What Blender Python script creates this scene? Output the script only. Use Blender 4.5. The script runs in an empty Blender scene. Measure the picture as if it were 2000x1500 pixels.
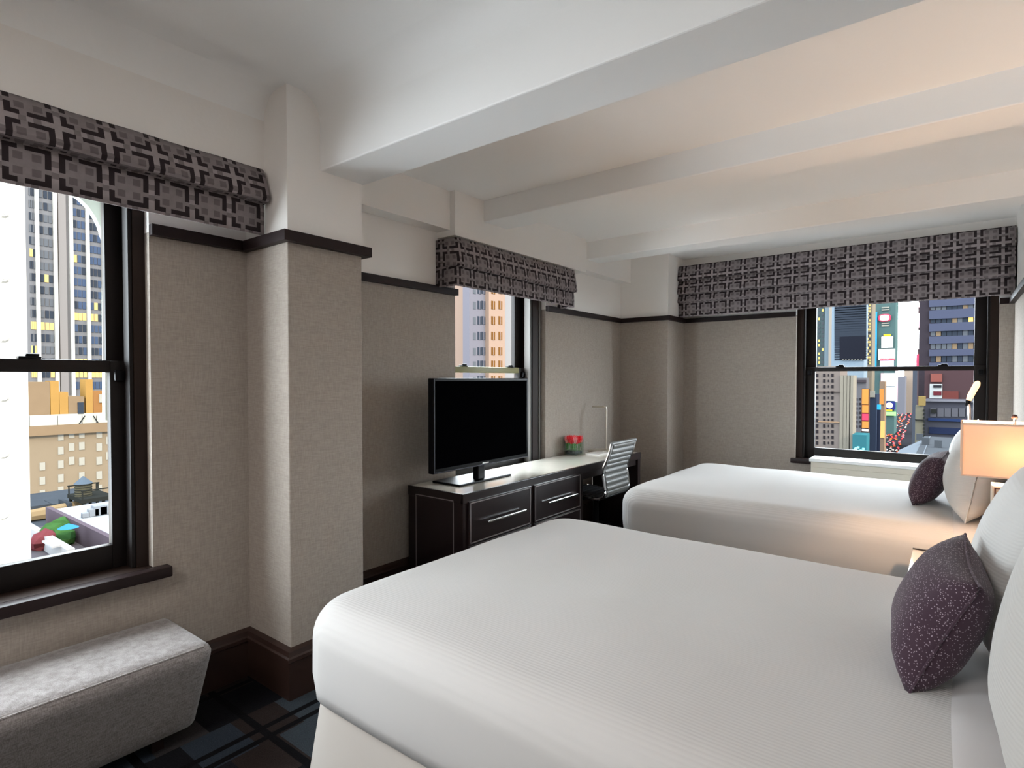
import bpy, bmesh, math, random
from mathutils import Vector, Matrix
import numpy as np
random.seed(7)
sc = bpy.context.scene
col = sc.collection

# ------------------------------------------------------------------ camera
FPX, HOR, VPX, ZC = 1110.0, 738.0, 1860.0, 1.40
PITCH = math.radians(1.2)
YAW = math.atan2(VPX - 1000.0, FPX)
CYP = HOR + FPX * math.tan(PITCH)
cd = bpy.data.cameras.new('camera')
cd.sensor_width = 36.0
cd.lens = 36.0 * FPX / 2000.0
cd.shift_y = (CYP - 750.0) / 2000.0
cd.clip_start = 0.02
cd.clip_end = 6000
cam = bpy.data.objects.new('camera', cd)
col.objects.link(cam)
cam.location = (0, 0, ZC)
cam.rotation_euler = (math.pi / 2 - PITCH, 0, YAW)
sc.camera = cam

# ------------------------------------------------------------------ world, sun, portals, exposure
vs = sc.view_settings
vs.view_transform = 'Standard'
vs.look = 'None'
vs.gamma = 1.0
vs.use_curve_mapping = False
vs.exposure = 1.25
sc.cycles.use_denoising = True
sc.cycles.max_bounces = 10
sc.cycles.diffuse_bounces = 6
sc.cycles.transparent_max_bounces = 12
sc.cycles.sample_clamp_indirect = 6.0

wd = bpy.data.worlds.new('sky')
sc.world = wd
wd.use_nodes = True
bg = wd.node_tree.nodes['Background']
bg.inputs[0].default_value = (0.86, 0.93, 1.0, 1)
bg.inputs[1].default_value = 8.5

sd = bpy.data.lights.new('sun', 'SUN')
sd.energy = 6.0
sd.angle = math.radians(2)
sd.color = (1.0, 0.78, 0.52)
sun = bpy.data.objects.new('sun', sd)
col.objects.link(sun)
sun.rotation_euler = Vector((-0.86, 0.18, -0.48)).to_track_quat('-Z', 'Y').to_euler()


def area(name, loc, direction, sx, sy, energy, color, portal=False):
    d = bpy.data.lights.new(name, 'AREA')
    d.shape = 'RECTANGLE'
    d.size, d.size_y = sx, sy
    d.energy = energy
    d.color = color
    if portal:
        d.cycles.is_portal = True
    o = bpy.data.objects.new(name, d)
    col.objects.link(o)
    o.location = loc
    o.rotation_euler = Vector(direction).to_track_quat('-Z', 'Z' if abs(direction[2]) < .9 else 'Y').to_euler()
    return o


area('window_portal', (-2.90, 0.17, 1.35), (1, 0, 0), 1.5, 1.6, 1, (1, 1, 1), True)
area('window_portal', (-3.09, 3.55, 1.40), (1, 0, 0), 1.15, 1.6, 1, (1, 1, 1), True)
area('window_portal', (-0.45, 6.22, 1.40), (0, -1, 0), 1.5, 1.6, 1, (1, 1, 1), True)
# added fill light below the ceiling behind the camera, no fixture of the room
area('added_fill_light', (-1.1, -1.2, 2.60), (0, 0, -1), 1.0, 1.0, 22, (1.0, 0.96, 0.93))


# ------------------------------------------------------------------ pixel helpers (2000 x 1500 frame)
_f = np.array([-math.sin(YAW) * math.cos(PITCH), math.cos(YAW) * math.cos(PITCH), -math.sin(PITCH)])
_r = np.array([math.cos(YAW), math.sin(YAW), 0.0])
_u = np.cross(_r, _f)
_o = np.array([0, 0, ZC])


def ray(x, y):
    return _f + _r * (x - 1000.0) / FPX + _u * (CYP - y) / FPX


def onx(x, y, X):
    d = ray(x, y)
    return Vector(_o + d * (X / d[0]))


def ony(x, y, Y):
    d = ray(x, y)
    return Vector(_o + d * (Y / d[1]))


# ------------------------------------------------------------------ materials
MATS = {}


def new_mat(name):
    m = bpy.data.materials.new(name)
    m.use_nodes = True
    nt = m.node_tree
    MATS[name] = m
    return m, nt, nt.nodes['Principled BSDF']


def N(nt, t, **kw):
    n = nt.nodes.new(t)
    for k, v in kw.items():
        setattr(n, k, v)
    return n


def setc(sock, c):
    sock.default_value = (c[0], c[1], c[2], 1)


def mat(name, c, rough=0.5, metal=0.0, spec=0.5, bump=None, var=0.0, var_scale=6.0, emit=None, estr=0.0, coat=0.0, sheen=0.0):
    """plain procedural material: colour with noise variation, optional noise bump (scale, strength)"""
    m, nt, b = new_mat(name)
    setc(b.inputs['Base Color'], c)
    b.inputs['Roughness'].default_value = rough
    b.inputs['Metallic'].default_value = metal
    b.inputs['Specular IOR Level'].default_value = spec
    b.inputs['Coat Weight'].default_value = coat
    b.inputs['Coat Roughness'].default_value = 0.08
    b.inputs['Sheen Weight'].default_value = sheen
    tc = N(nt, 'ShaderNodeTexCoord')
    if var:
        n = N(nt, 'ShaderNodeTexNoise')
        n.inputs['Scale'].default_value = var_scale
        n.inputs['Detail'].default_value = 5
        nt.links.new(tc.outputs['Object'], n.inputs['Vector'])
        mr = N(nt, 'ShaderNodeMapRange')
        mr.inputs[3].default_value = 1 - var
        mr.inputs[4].default_value = 1 + var
        nt.links.new(n.outputs[0], mr.inputs[0])
        mx = N(nt, 'ShaderNodeMix', data_type='RGBA', blend_type='MULTIPLY')
        mx.inputs[0].default_value = 1
        setc(mx.inputs[6], c)
        nt.links.new(mr.outputs[0], mx.inputs[7])
        nt.links.new(mx.outputs[2], b.inputs['Base Color'])
    if bump:
        n2 = N(nt, 'ShaderNodeTexNoise')
        n2.inputs['Scale'].default_value = bump[0]
        n2.inputs['Detail'].default_value = 4
        nt.links.new(tc.outputs['Object'], n2.inputs['Vector'])
        bp = N(nt, 'ShaderNodeBump')
        bp.inputs['Strength'].default_value = bump[1]
        bp.inputs['Distance'].default_value = 0.01
        nt.links.new(n2.outputs[0], bp.inputs['Height'])
        nt.links.new(bp.outputs[0], b.inputs['Normal'])
    if emit:
        setc(b.inputs['Emission Color'], emit)
        b.inputs['Emission Strength'].default_value = estr
    return m


def weave_mat(name, c1, c2, scale=260.0, strength=0.35, rough=0.85, sheen=0.2):
    """woven cloth: horizontal and vertical stretched noise threads"""
    m, nt, b = new_mat(name)
    b.inputs['Roughness'].default_value = rough
    b.inputs['Specular IOR Level'].default_value = 0.12
    b.inputs['Sheen Weight'].default_value = sheen
    geo = N(nt, 'ShaderNodeNewGeometry')
    outs = []
    for st in ((0.12, 0.12, 1.0), (1.0, 1.0, 0.12)):
        mp = N(nt, 'ShaderNodeMapping')
        mp.inputs['Scale'].default_value = st
        nt.links.new(geo.outputs['Position'], mp.inputs['Vector'])
        n = N(nt, 'ShaderNodeTexNoise')
        n.inputs['Scale'].default_value = scale
        n.inputs['Detail'].default_value = 3
        nt.links.new(mp.outputs[0], n.inputs['Vector'])
        outs.append(n.outputs[0])
    ad = N(nt, 'ShaderNodeMath', operation='ADD')
    nt.links.new(outs[0], ad.inputs[0])
    nt.links.new(outs[1], ad.inputs[1])
    mr = N(nt, 'ShaderNodeMapRange')
    mr.inputs[1].default_value = 0.75
    mr.inputs[2].default_value = 1.25
    nt.links.new(ad.outputs[0], mr.inputs[0])
    mx = N(nt, 'ShaderNodeMix', data_type='RGBA')
    setc(mx.inputs[6], c1)
    setc(mx.inputs[7], c2)
    nt.links.new(mr.outputs[0], mx.inputs[0])
    nt.links.new(mx.outputs[2], b.inputs['Base Color'])
    bp = N(nt, 'ShaderNodeBump')
    bp.inputs['Strength'].default_value = strength
    bp.inputs['Distance'].default_value = 0.002
    nt.links.new(ad.outputs[0], bp.inputs['Height'])
    nt.links.new(bp.outputs[0], b.inputs['Normal'])
    return m


def rib_mat(name, c, axis, pitch, strength, rough=0.75):
    """cloth with fine ribs running across the given axis"""
    m, nt, b = new_mat(name)
    setc(b.inputs['Base Color'], c)
    b.inputs['Roughness'].default_value = rough
    b.inputs['Specular IOR Level'].default_value = 0.25
    b.inputs['Sheen Weight'].default_value = 0.15
    geo = N(nt, 'ShaderNodeNewGeometry')
    w = N(nt, 'ShaderNodeTexWave', wave_type='BANDS', bands_direction=axis)
    w.inputs['Scale'].default_value = 0.314 / pitch
    w.inputs['Distortion'].default_value = 0.3
    w.inputs['Detail'].default_value = 1
    nt.links.new(geo.outputs['Position'], w.inputs['Vector'])
    bp = N(nt, 'ShaderNodeBump')
    bp.inputs['Strength'].default_value = strength
    bp.inputs['Distance'].default_value = 0.003
    nt.links.new(w.outputs[1], bp.inputs['Height'])
    nt.links.new(bp.outputs[0], b.inputs['Normal'])
    return m


def M_(nt, op, a, b=None, c=None):
    n = N(nt, 'ShaderNodeMath', operation=op)
    for i, v in enumerate((a, b, c)):
        if v is None:
            continue
        if isinstance(v, (int, float)):
            n.inputs[i].default_value = v
        else:
            nt.links.new(v, n.inputs[i])
    return n.outputs[0]


def mixc(nt, fac, a, b):
    n = N(nt, 'ShaderNodeMix', data_type='RGBA')
    nt.links.new(fac, n.inputs[0])
    for i, v in ((6, a), (7, b)):
        if isinstance(v, tuple):
            setc(n.inputs[i], v)
        else:
            nt.links.new(v, n.inputs[i])
    return n.outputs[2]


def fret_mat():
    """grey fretwork print of the window shades: light cross bands, dark broken brackets"""
    m, nt, b = new_mat('fretwork_fabric')
    b.inputs['Roughness'].default_value = 0.8
    b.inputs['Specular IOR Level'].default_value = 0.25
    uv = N(nt, 'ShaderNodeUVMap')
    sp = N(nt, 'ShaderNodeSeparateXYZ')
    nt.links.new(uv.outputs[0], sp.inputs[0])
    P = 0.148
    fu = M_(nt, 'FRACT', M_(nt, 'DIVIDE', sp.outputs[0], P))
    fv = M_(nt, 'FRACT', M_(nt, 'DIVIDE', sp.outputs[1], P))
    a = M_(nt, 'MULTIPLY', M_(nt, 'ABSOLUTE', M_(nt, 'SUBTRACT', fu, 0.5)), 2.0)
    c = M_(nt, 'MULTIPLY', M_(nt, 'ABSOLUTE', M_(nt, 'SUBTRACT', fv, 0.5)), 2.0)
    mx = M_(nt, 'MAXIMUM', a, c)
    mn = M_(nt, 'MINIMUM', a, c)
    ring = M_(nt, 'MULTIPLY', M_(nt, 'GREATER_THAN', mx, 0.62), M_(nt, 'LESS_THAN', mx, 0.86))
    horiz = M_(nt, 'GREATER_THAN', c, a)          # bars above and below the cell centre
    # the bars are broken off centre: horizontal ones left of the middle, upright ones below it
    gu = M_(nt, 'MULTIPLY', M_(nt, 'GREATER_THAN', fu, 0.33), M_(nt, 'LESS_THAN', fu, 0.46))
    gv = M_(nt, 'MULTIPLY', M_(nt, 'GREATER_THAN', fv, 0.36), M_(nt, 'LESS_THAN', fv, 0.47))
    gap = M_(nt, 'ADD', M_(nt, 'MULTIPLY', horiz, gu), M_(nt, 'MULTIPLY', M_(nt, 'SUBTRACT', 1.0, horiz), gv))
    bracket = M_(nt, 'MULTIPLY', ring, M_(nt, 'LESS_THAN', gap, 0.5))
    band = M_(nt, 'GREATER_THAN', mx, 0.86)
    inner = M_(nt, 'LESS_THAN', mx, 0.62)
    isq = M_(nt, 'MULTIPLY', inner, M_(nt, 'MULTIPLY', M_(nt, 'GREATER_THAN', mn, 0.16), M_(nt, 'LESS_THAN', mx, 0.50)))
    knot = M_(nt, 'MULTIPLY', band, M_(nt, 'MULTIPLY', M_(nt, 'GREATER_THAN', mn, 0.12), M_(nt, 'LESS_THAN', mn, 0.40)))
    light, mid, dark, mid2 = (0.33, 0.29, 0.295), (0.15, 0.125, 0.13), (0.026, 0.018, 0.020), (0.24, 0.21, 0.215)
    colr = mixc(nt, isq, mid2, mid)
    colr = mixc(nt, bracket, colr, dark)
    colr = mixc(nt, band, colr, light)
    colr = mixc(nt, knot, colr, (0.19, 0.162, 0.168))
    # uneven weave tone
    n = N(nt, 'ShaderNodeTexNoise')
    n.inputs['Scale'].default_value = 40
    nt.links.new(uv.outputs[0], n.inputs['Vector'])
    mr = N(nt, 'ShaderNodeMapRange')
    mr.inputs[3].default_value = 0.82
    mr.inputs[4].default_value = 1.15
    nt.links.new(n.outputs[0], mr.inputs[0])
    mul = N(nt, 'ShaderNodeMix', data_type='RGBA', blend_type='MULTIPLY')
    mul.inputs[0].default_value = 1
    nt.links.new(colr, mul.inputs[6])
    nt.links.new(mr.outputs[0], mul.inputs[7])
    nt.links.new(mul.outputs[2], b.inputs['Base Color'])
    return m


def carpet_mat():
    m, nt, b = new_mat('patchwork_carpet')
    b.inputs['Roughness'].default_value = 0.95
    b.inputs['Specular IOR Level'].default_value = 0.1
    geo = N(nt, 'ShaderNodeNewGeometry')
    sp = N(nt, 'ShaderNodeSeparateXYZ')
    nt.links.new(geo.outputs['Position'], sp.inputs[0])
    x, y = sp.outputs[0], sp.outputs[1]
    cx = M_(nt, 'DIVIDE', x, 0.23)
    row = M_(nt, 'FLOOR', cx)
    cy = M_(nt, 'DIVIDE', M_(nt, 'ADD', y, M_(nt, 'MULTIPLY', row, 0.11)), 0.19)
    cell = N(nt, 'ShaderNodeCombineXYZ')
    nt.links.new(row, cell.inputs[0])
    nt.links.new(M_(nt, 'FLOOR', cy), cell.inputs[1])
    wn = N(nt, 'ShaderNodeTexWhiteNoise', noise_dimensions='2D')
    nt.links.new(cell.outputs[0], wn.inputs['Vector'])
    cr = N(nt, 'ShaderNodeValToRGB')
    cr.color_ramp.interpolation = 'CONSTANT'
    els = cr.color_ramp.elements
    els[0].position = 0
    els[0].color = (0.007, 0.007, 0.009, 1)
    els[1].position = 0.3
    els[1].color = (0.024, 0.032, 0.043, 1)
    for p, c in ((0.5, (0.022, 0.016, 0.015)), (0.66, (0.038, 0.048, 0.058)), (0.8, (0.032, 0.029, 0.029)), (0.9, (0.011, 0.011, 0.015))):
        e = els.new(p)
        e.color = (*c, 1)
    nt.links.new(wn.outputs[0], cr.inputs[0])
    # dark double stripes that run along the room
    fx = M_(nt, 'FRACT', M_(nt, 'DIVIDE', x, 0.46))
    s1 = M_(nt, 'LESS_THAN', M_(nt, 'ABSOLUTE', M_(nt, 'SUBTRACT', fx, 0.30)), 0.03)
    s2 = M_(nt, 'LESS_THAN', M_(nt, 'ABSOLUTE', M_(nt, 'SUBTRACT', fx, 0.45)), 0.03)
    fy = M_(nt, 'LESS_THAN', M_(nt, 'FRACT', M_(nt, 'DIVIDE', y, 0.38)), 0.08)
    st = M_(nt, 'MAXIMUM', M_(nt, 'MAXIMUM', s1, s2), fy)
    c1 = mixc(nt, st, cr.outputs[0], (0.004, 0.004, 0.005))
    n = N(nt, 'ShaderNodeTexNoise')
    n.inputs['Scale'].default_value = 220
    nt.links.new(geo.outputs['Position'], n.inputs['Vector'])
    mul = N(nt, 'ShaderNodeMix', data_type='RGBA', blend_type='MULTIPLY')
    mul.inputs[0].default_value = 1
    mr = N(nt, 'ShaderNodeMapRange')
    mr.inputs[3].default_value = 0.5
    mr.inputs[4].default_value = 1.7
    nt.links.new(n.outputs[0], mr.inputs[0])
    nt.links.new(c1, mul.inputs[6])
    nt.links.new(mr.outputs[0], mul.inputs[7])
    nt.links.new(mul.outputs[2], b.inputs['Base Color'])
    bp = N(nt, 'ShaderNodeBump')
    bp.inputs['Strength'].default_value = 0.6
    bp.inputs['Distance'].default_value = 0.004
    nt.links.new(n.outputs[0], bp.inputs['Height'])
    nt.links.new(bp.outputs[0], b.inputs['Normal'])
    return m


def dotted_mat():
    m, nt, b = new_mat('aubergine_dotted_fabric')
    b.inputs['Roughness'].default_value = 0.9
    b.inputs['Sheen Weight'].default_value = 0.12
    tc = N(nt, 'ShaderNodeTexCoord')
    v = N(nt, 'ShaderNodeTexVoronoi', feature='F1')
    v.inputs['Scale'].default_value = 210
    nt.links.new(tc.outputs['Object'], v.inputs['Vector'])
    d = M_(nt, 'LESS_THAN', v.outputs['Distance'], 0.30)
    sep = N(nt, 'ShaderNodeSeparateColor')
    nt.links.new(v.outputs['Color'], sep.inputs[0])
    sel = M_(nt, 'GREATER_THAN', sep.outputs[0], 0.35)
    c = mixc(nt, M_(nt, 'MULTIPLY', d, sel), (0.046, 0.021, 0.036), (0.34, 0.28, 0.32))
    nt.links.new(c, b.inputs['Base Color'])
    return m


def glass_mat(name='window_glass', refl=0.0, tint=(.97, .985, .98)):
    m = bpy.data.materials.new(name)
    m.use_nodes = True
    nt = m.node_tree
    nt.nodes.clear()
    o = N(nt, 'ShaderNodeOutputMaterial')
    t = N(nt, 'ShaderNodeBsdfTransparent')
    setc(t.inputs[0], tint)
    g = N(nt, 'ShaderNodeBsdfGlossy')
    g.inputs['Roughness'].default_value = 0.02
    mx = N(nt, 'ShaderNodeMixShader')
    mx.inputs[0].default_value = refl
    nt.links.new(t.outputs[0], mx.inputs[1])
    nt.links.new(g.outputs[0], mx.inputs[2])
    nt.links.new(mx.outputs[0], o.inputs[0])
    MATS[name] = m
    return m


def shade_mat():
    m = bpy.data.materials.new('lamp_shade_linen')
    m.use_nodes = True
    nt = m.node_tree
    nt.nodes.clear()
    o = N(nt, 'ShaderNodeOutputMaterial')
    t = N(nt, 'ShaderNodeBsdfTranslucent')
    setc(t.inputs[0], (0.97, 0.79, 0.64))
    d = N(nt, 'ShaderNodeBsdfDiffuse')
    setc(d.inputs[0], (0.84, 0.78, 0.72))
    mx = N(nt, 'ShaderNodeMixShader')
    mx.inputs[0].default_value = 0.45
    nt.links.new(t.outputs[0], mx.inputs[1])
    nt.links.new(d.outputs[0], mx.inputs[2])
    nt.links.new(mx.outputs[0], o.inputs[0])
    MATS['lamp_shade_linen'] = m
    return m


WHITE = mat('white_paint', (0.87, 0.84, 0.81), 0.6, bump=(60, 0.05))
CEIL = mat('ceiling_paint', (0.92, 0.915, 0.905), 0.65, bump=(50, 0.05))
PAPER = weave_mat('taupe_wallpaper', (0.33, 0.289, 0.254), (0.415, 0.366, 0.324), 230, 0.35, 0.85, 0.0)
ESP = mat('espresso_trim', (0.018, 0.010, 0.010), 0.45, spec=0.2, var=0.25, var_scale=3)
BASEW = mat('baseboard_wood', (0.034, 0.017, 0.013), 0.38, var=0.2, var_scale=4)
FRAME = mat('window_frame_black', (0.010, 0.0075, 0.007), 0.45, spec=0.22)
JAMB = mat('window_jamb_wood', (0.020, 0.011, 0.008), 0.5, spec=0.2, var=0.2, var_scale=5)
OLIVE = mat('olive_metal_rail', (0.26, 0.25, 0.11), 0.45)  # painted metal with the reflected olive tint put into its colour
CHANNEL = mat('aluminium_channel', (0.10, 0.09, 0.08), 0.5)
GLASS = glass_mat()
CARPET = carpet_mat()
FRET = fret_mat()
BEDW = rib_mat('white_ribbed_coverlet', (0.60, 0.585, 0.572), 'Y', 0.011, 0.22)
SHEET = mat('white_sheet', (0.58, 0.56, 0.56), 0.7, bump=(9, 0.15))
SKIRT = mat('bed_skirt_cotton', (0.50, 0.46, 0.42), 0.8, bump=(7, 0.15))
PILW = rib_mat('white_pillow_cotton', (0.62, 0.615, 0.60), 'Z', 0.009, 0.15)
DOTS = dotted_mat()
LINEN = weave_mat('grey_linen', (0.16, 0.140, 0.133), (0.31, 0.283, 0.275), 300, 0.5, 0.8, 0.3)
DARKW = mat('espresso_wood', (0.016, 0.009, 0.010), 0.28, var=0.3, var_scale=5, coat=0.15)
INLAY = mat('pewter_inlay', (0.36, 0.33, 0.34), 0.35, metal=0.5)
STONE = mat('cream_stone_top', (0.70, 0.66, 0.58), 0.10, var=0.05, var_scale=8, coat=0.5)
CHROME = mat('polished_chrome', (0.75, 0.75, 0.76), 0.15, metal=1.0)
BLACKP = mat('black_plastic', (0.004, 0.004, 0.005), 0.35, spec=0.12)
SCREEN = mat('black_screen', (0.0015, 0.0015, 0.002), 0.2, spec=0.0)
LEATH = mat('grey_ribbed_leather', (0.16, 0.16, 0.155), 0.38, bump=(120, 0.1))
LEATHD = mat('black_seat_leather', (0.02, 0.02, 0.022), 0.4)
REDF = mat('red_petals', (0.90, 0.015, 0.035), 0.5, var=0.3, var_scale=30)
PINKF = mat('pink_petals', (0.80, 0.25, 0.27), 0.5, var=0.2, var_scale=30)
GREENF = mat('green_leaves', (0.05, 0.28, 0.03), 0.5, var=0.4, var_scale=40)
PEBB = mat('dark_pebbles', (0.02, 0.025, 0.03), 0.3, bump=(80, 1.0))
VGLASS = glass_mat('vase_glass', 0.035, (0.93, 0.97, 0.95))
NICKEL = mat('brushed_nickel', (0.62, 0.58, 0.50), 0.35, metal=0.8)
PAD = mat('white_notepad', (0.82, 0.80, 0.76), 0.6)
SHADE = shade_mat()
TAPE = mat('shade_edge_tape', (0.80, 0.60, 0.45), 0.8)
CERAM = mat('cream_lamp_body', (0.62, 0.54, 0.44), 0.4)
BROWNL = mat('brown_fret_line', (0.06, 0.025, 0.02), 0.4)
BULB = mat('lamp_bulb', (1, 0.9, 0.7), 0.5, emit=(1.0, 0.64, 0.38), estr=360)
GLOWH = mat('reading_light_lens', (1, 0.8, 0.5), 0.4, emit=(1.0, 0.50, 0.20), estr=1.2)
ACW = mat('cream_enamel', (0.62, 0.58, 0.49), 0.4)
ACTOP = mat('white_enamel_top', (0.80, 0.82, 0.82), 0.25)
HEADB = mat('brown_headboard', (0.06, 0.045, 0.04), 0.6)

# ------------------------------------------------------------------ object helpers
W = {}          # world origin of every object made here


def tag(o, label=None, cat=None, group=None, kind=None):
    if label: o['label'] = label
    if cat: o['category'] = cat
    if group: o['group'] = group
    if kind: o['kind'] = kind
    return o


def empty(name, loc, label, cat, group=None, kind=None):
    o = bpy.data.objects.new(name, None)
    o.empty_display_size = 0.05
    col.objects.link(o)
    o.location = loc
    W[o.name] = Vector(loc)
    return tag(o, label, cat, group, kind)


def obj(name, bm, m, parent=None, label=None, cat=None, group=None, kind=None, smooth=False):
    bm.verts.ensure_lookup_table()
    lo = Vector((min(v.co.x for v in bm.verts), min(v.co.y for v in bm.verts), min(v.co.z for v in bm.verts)))
    hi = Vector((max(v.co.x for v in bm.verts), max(v.co.y for v in bm.verts), max(v.co.z for v in bm.verts)))
    og = Vector(((lo.x + hi.x) / 2, (lo.y + hi.y) / 2, lo.z))
    bmesh.ops.translate(bm, verts=bm.verts, vec=-og)
    bmesh.ops.recalc_face_normals(bm, faces=bm.faces)
    me = bpy.data.meshes.new(name)
    bm.to_mesh(me)
    bm.free()
    for mm in (m if isinstance(m, (list, tuple)) else [m]):
        me.materials.append(mm)
    if smooth:
        for p in me.polygons:
            p.use_smooth = True
        if smooth != 'all':
            me.set_sharp_from_angle(angle=math.radians(35))
    o = bpy.data.objects.new(name, me)
    col.objects.link(o)
    place(o, og, parent)
    return tag(o, label, cat, group, kind)


def place(o, og, parent=None):
    W[o.name] = Vector(og)
    if parent is not None:
        o.parent = parent
        o.location = Vector(og) - W[parent.name]
    else:
        o.location = og


def inst(name, me, og, parent):
    o = bpy.data.objects.new(name, me)
    col.objects.link(o)
    place(o, og, parent)
    return o


def NB():
    return bmesh.new()


def box(bm, lo, hi, bevel=0.0, seg=2, mi=0):
    lo = Vector(lo); hi = Vector(hi)
    lo, hi = Vector(map(min, lo, hi)), Vector(map(max, lo, hi))
    r = bmesh.ops.create_cube(bm, size=1)
    vs_ = r['verts']
    for v in vs_:
        v.co = Vector(((v.co.x + .5) * (hi.x - lo.x) + lo.x, (v.co.y + .5) * (hi.y - lo.y) + lo.y, (v.co.z + .5) * (hi.z - lo.z) + lo.z))
    fs = set(f for v in vs_ for f in v.link_faces)
    for f in fs: f.material_index = mi
    if bevel:
        es = list(set(e for v in vs_ for e in v.link_edges))
        rr = bmesh.ops.bevel(bm, geom=es, offset=bevel, segments=seg, affect='EDGES', profile=0.5)
        for f in rr['faces']: f.material_index = mi
    return bm


def B(lo, hi, bevel=0.0, seg=2):
    return box(NB(), lo, hi, bevel, seg)


def tube(bm, pts, r, seg=10, mi=0, caps=True):
    pts = [Vector(p) for p in pts]
    rings = []
    for i, p in enumerate(pts):
        d = (pts[min(i + 1, len(pts) - 1)] - pts[max(i - 1, 0)]).normalized()
        a = d.cross(Vector((0, 0, 1)))
        if a.length < 1e-3: a = d.cross(Vector((1, 0, 0)))
        a.normalize()
        b = d.cross(a).normalized()
        rr = r[i] if isinstance(r, (list, tuple)) else r
        rings.append([bm.verts.new(p + a * math.cos(t * 2 * math.pi / seg) * rr + b * math.sin(t * 2 * math.pi / seg) * rr) for t in range(seg)])
    for i in range(len(rings) - 1):
        for t in range(seg):
            f = bm.faces.new((rings[i][t], rings[i][(t + 1) % seg], rings[i + 1][(t + 1) % seg], rings[i + 1][t]))
            f.material_index = mi
    if caps:
        for rg in (rings[0], rings[-1]):
            f = bm.faces.new(rg)
            f.material_index = mi
    return bm


def prism(bm, poly, axis, a0, a1, mi=0):
    """extrude a 2D polygon along an axis: poly holds the two other coordinates in xyz order"""
    def P(q, a):
        q = list(q)
        q.insert('xyz'.index(axis), a)
        return Vector(q)
    v0 = [bm.verts.new(P(q, a0)) for q in poly]
    v1 = [bm.verts.new(P(q, a1)) for q in poly]
    n = len(poly)
    fs = [bm.faces.new(v0), bm.faces.new(v1)]
    for i in range(n):
        fs.append(bm.faces.new((v0[i], v0[(i + 1) % n], v1[(i + 1) % n], v1[i])))
    for f in fs: f.material_index = mi
    return bm


# ------------------------------------------------------------------ the room shell
XL, XC, XT, XF = -2.62, -2.269, -2.82, -2.285     # near wall, column face, TV wall, far column face
YC0, YC1 = 1.352, 1.742                           # column
YF0, YF1 = 5.53, 5.96                             # far column face, far wall
XR, YB, ZT = 0.38, -2.4, 2.66                     # right wall, back wall, ceiling
ZTR = 2.03                                        # top of the dark rail
OUT = -3.12

obj('floor', B((OUT, YB - .2, -.12), (XR + .2, YF1 + .25, 0)), CARPET, None, 'dark patchwork carpet in blue, brown and black', 'floor', kind='structure')
ce = obj('ceiling', B((OUT, YB - .2, ZT), (XR + .2, YF1 + .25, ZT + .15)), CEIL, None, 'white painted ceiling above the beams', 'ceiling', kind='structure')


def cove(n, along):
    bm = NB()
    R = 0.11
    if along == 'y':
        poly = [(-2.455, ZT), (-2.455, ZT - R)]
        for k in range(9):
            t = math.pi - k * math.pi / 2 / 8
            poly.append((-2.455 + R + R * math.cos(t), ZT - R + R * math.sin(t)))
        prism(bm, poly, 'y', YB, YC0)
    else:
        poly = [(1.515, ZT), (1.515, ZT - R)]
        for k in range(9):
            t = k * math.pi / 2 / 8
            poly.append((1.515 - R + R * math.cos(t), ZT - R + R * math.sin(t)))
        prism(bm, poly, 'x', XC, XR)
    obj(n, bm, CEIL, ce, smooth=True)


cove('cove', 'y')
cove('cove', 'x')


def wall(name, label, up, low):
    """up, low: boxes (lo, hi) of painted upper wall and of papered lower wall"""
    bm = NB()
    for lo, hi in up: box(bm, lo, hi)
    w = obj(name, bm, WHITE, None, label, 'wall', kind='structure')
    bm = NB()
    for lo, hi in low: box(bm, lo, hi)
    obj('wallpaper', bm, PAPER, w)
    return w


ZP = 2.0     # wallpaper stops here, behind the rail
# near left wall with window opening y -0.60..0.943, z 0.60..2.25
wall('wall_left', 'wall around the near window, taupe paper below and white paint above',
     [((OUT, YB, 2.25), (XL, YC0, ZT)), ((OUT, YB, ZP), (XL, -.60, 2.25)), ((OUT, .943, ZP), (XL, YC0, 2.25)),
      ((XL, YB, 2.30), (-2.455, YC0, ZT))],
     [((OUT, YB, 0), (XL, -.60, ZP)), ((OUT, .943, 0), (XL, YC0, ZP)), ((OUT, -.60, 0), (XL, .943, .60))])
# TV wall with window opening y 2.976..4.12, z 0.60..2.25
wall('wall_front', 'recessed wall behind the television, taupe paper below and white paint above',
     [((OUT, YC1, 2.25), (XT, YF0, ZT)), ((OUT, YC1, ZP), (XT, 2.976, 2.25)), ((OUT, 4.12, ZP), (XT, YF0, 2.25)),
      ((XT, YC1, 2.40), (-2.70, YF0, ZT)), ((XT, 2.80, 2.36), (-2.655, 4.53, ZT))],
     [((OUT, YC1, 0), (XT, 2.976, ZP)), ((OUT, 4.12, 0), (XT, YF0, ZP)), ((OUT, 2.976, 0), (XT, 4.12, .60))])
# far wall with window opening x -1.185..0.29, z 0.60..2.25
wall('wall_far', 'far end wall around the avenue window, taupe paper below and white paint above',
     [((XF, YF1, 2.25), (XR, YF1 + .25, ZT)), ((XF, YF1, ZP), (-1.185, YF1 + .25, 2.25)), ((.29, YF1, ZP), (XR, YF1 + .25, 2.25))],
     [((XF, YF1, 0), (-1.185, YF1 + .25, ZP)), ((.29, YF1, 0), (XR, YF1 + .25, ZP)), ((-1.185, YF1, 0), (.29, YF1 + .25, .60))])
wall('wall_right', 'headboard wall at the right, papered below and white above',
     [((XR, YB, ZP), (XR + .2, YF1 + .25, ZT))], [((XR, YB, 0), (XR + .2, YF1 + .25, ZP))])
wall('wall_back', 'end wall of the room facing the far window, papered below',
     [((OUT, YB - .2, ZP), (XR + .2, YB, ZT))], [((OUT, YB - .2, 0), (XR + .2, YB, ZP))])


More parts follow.
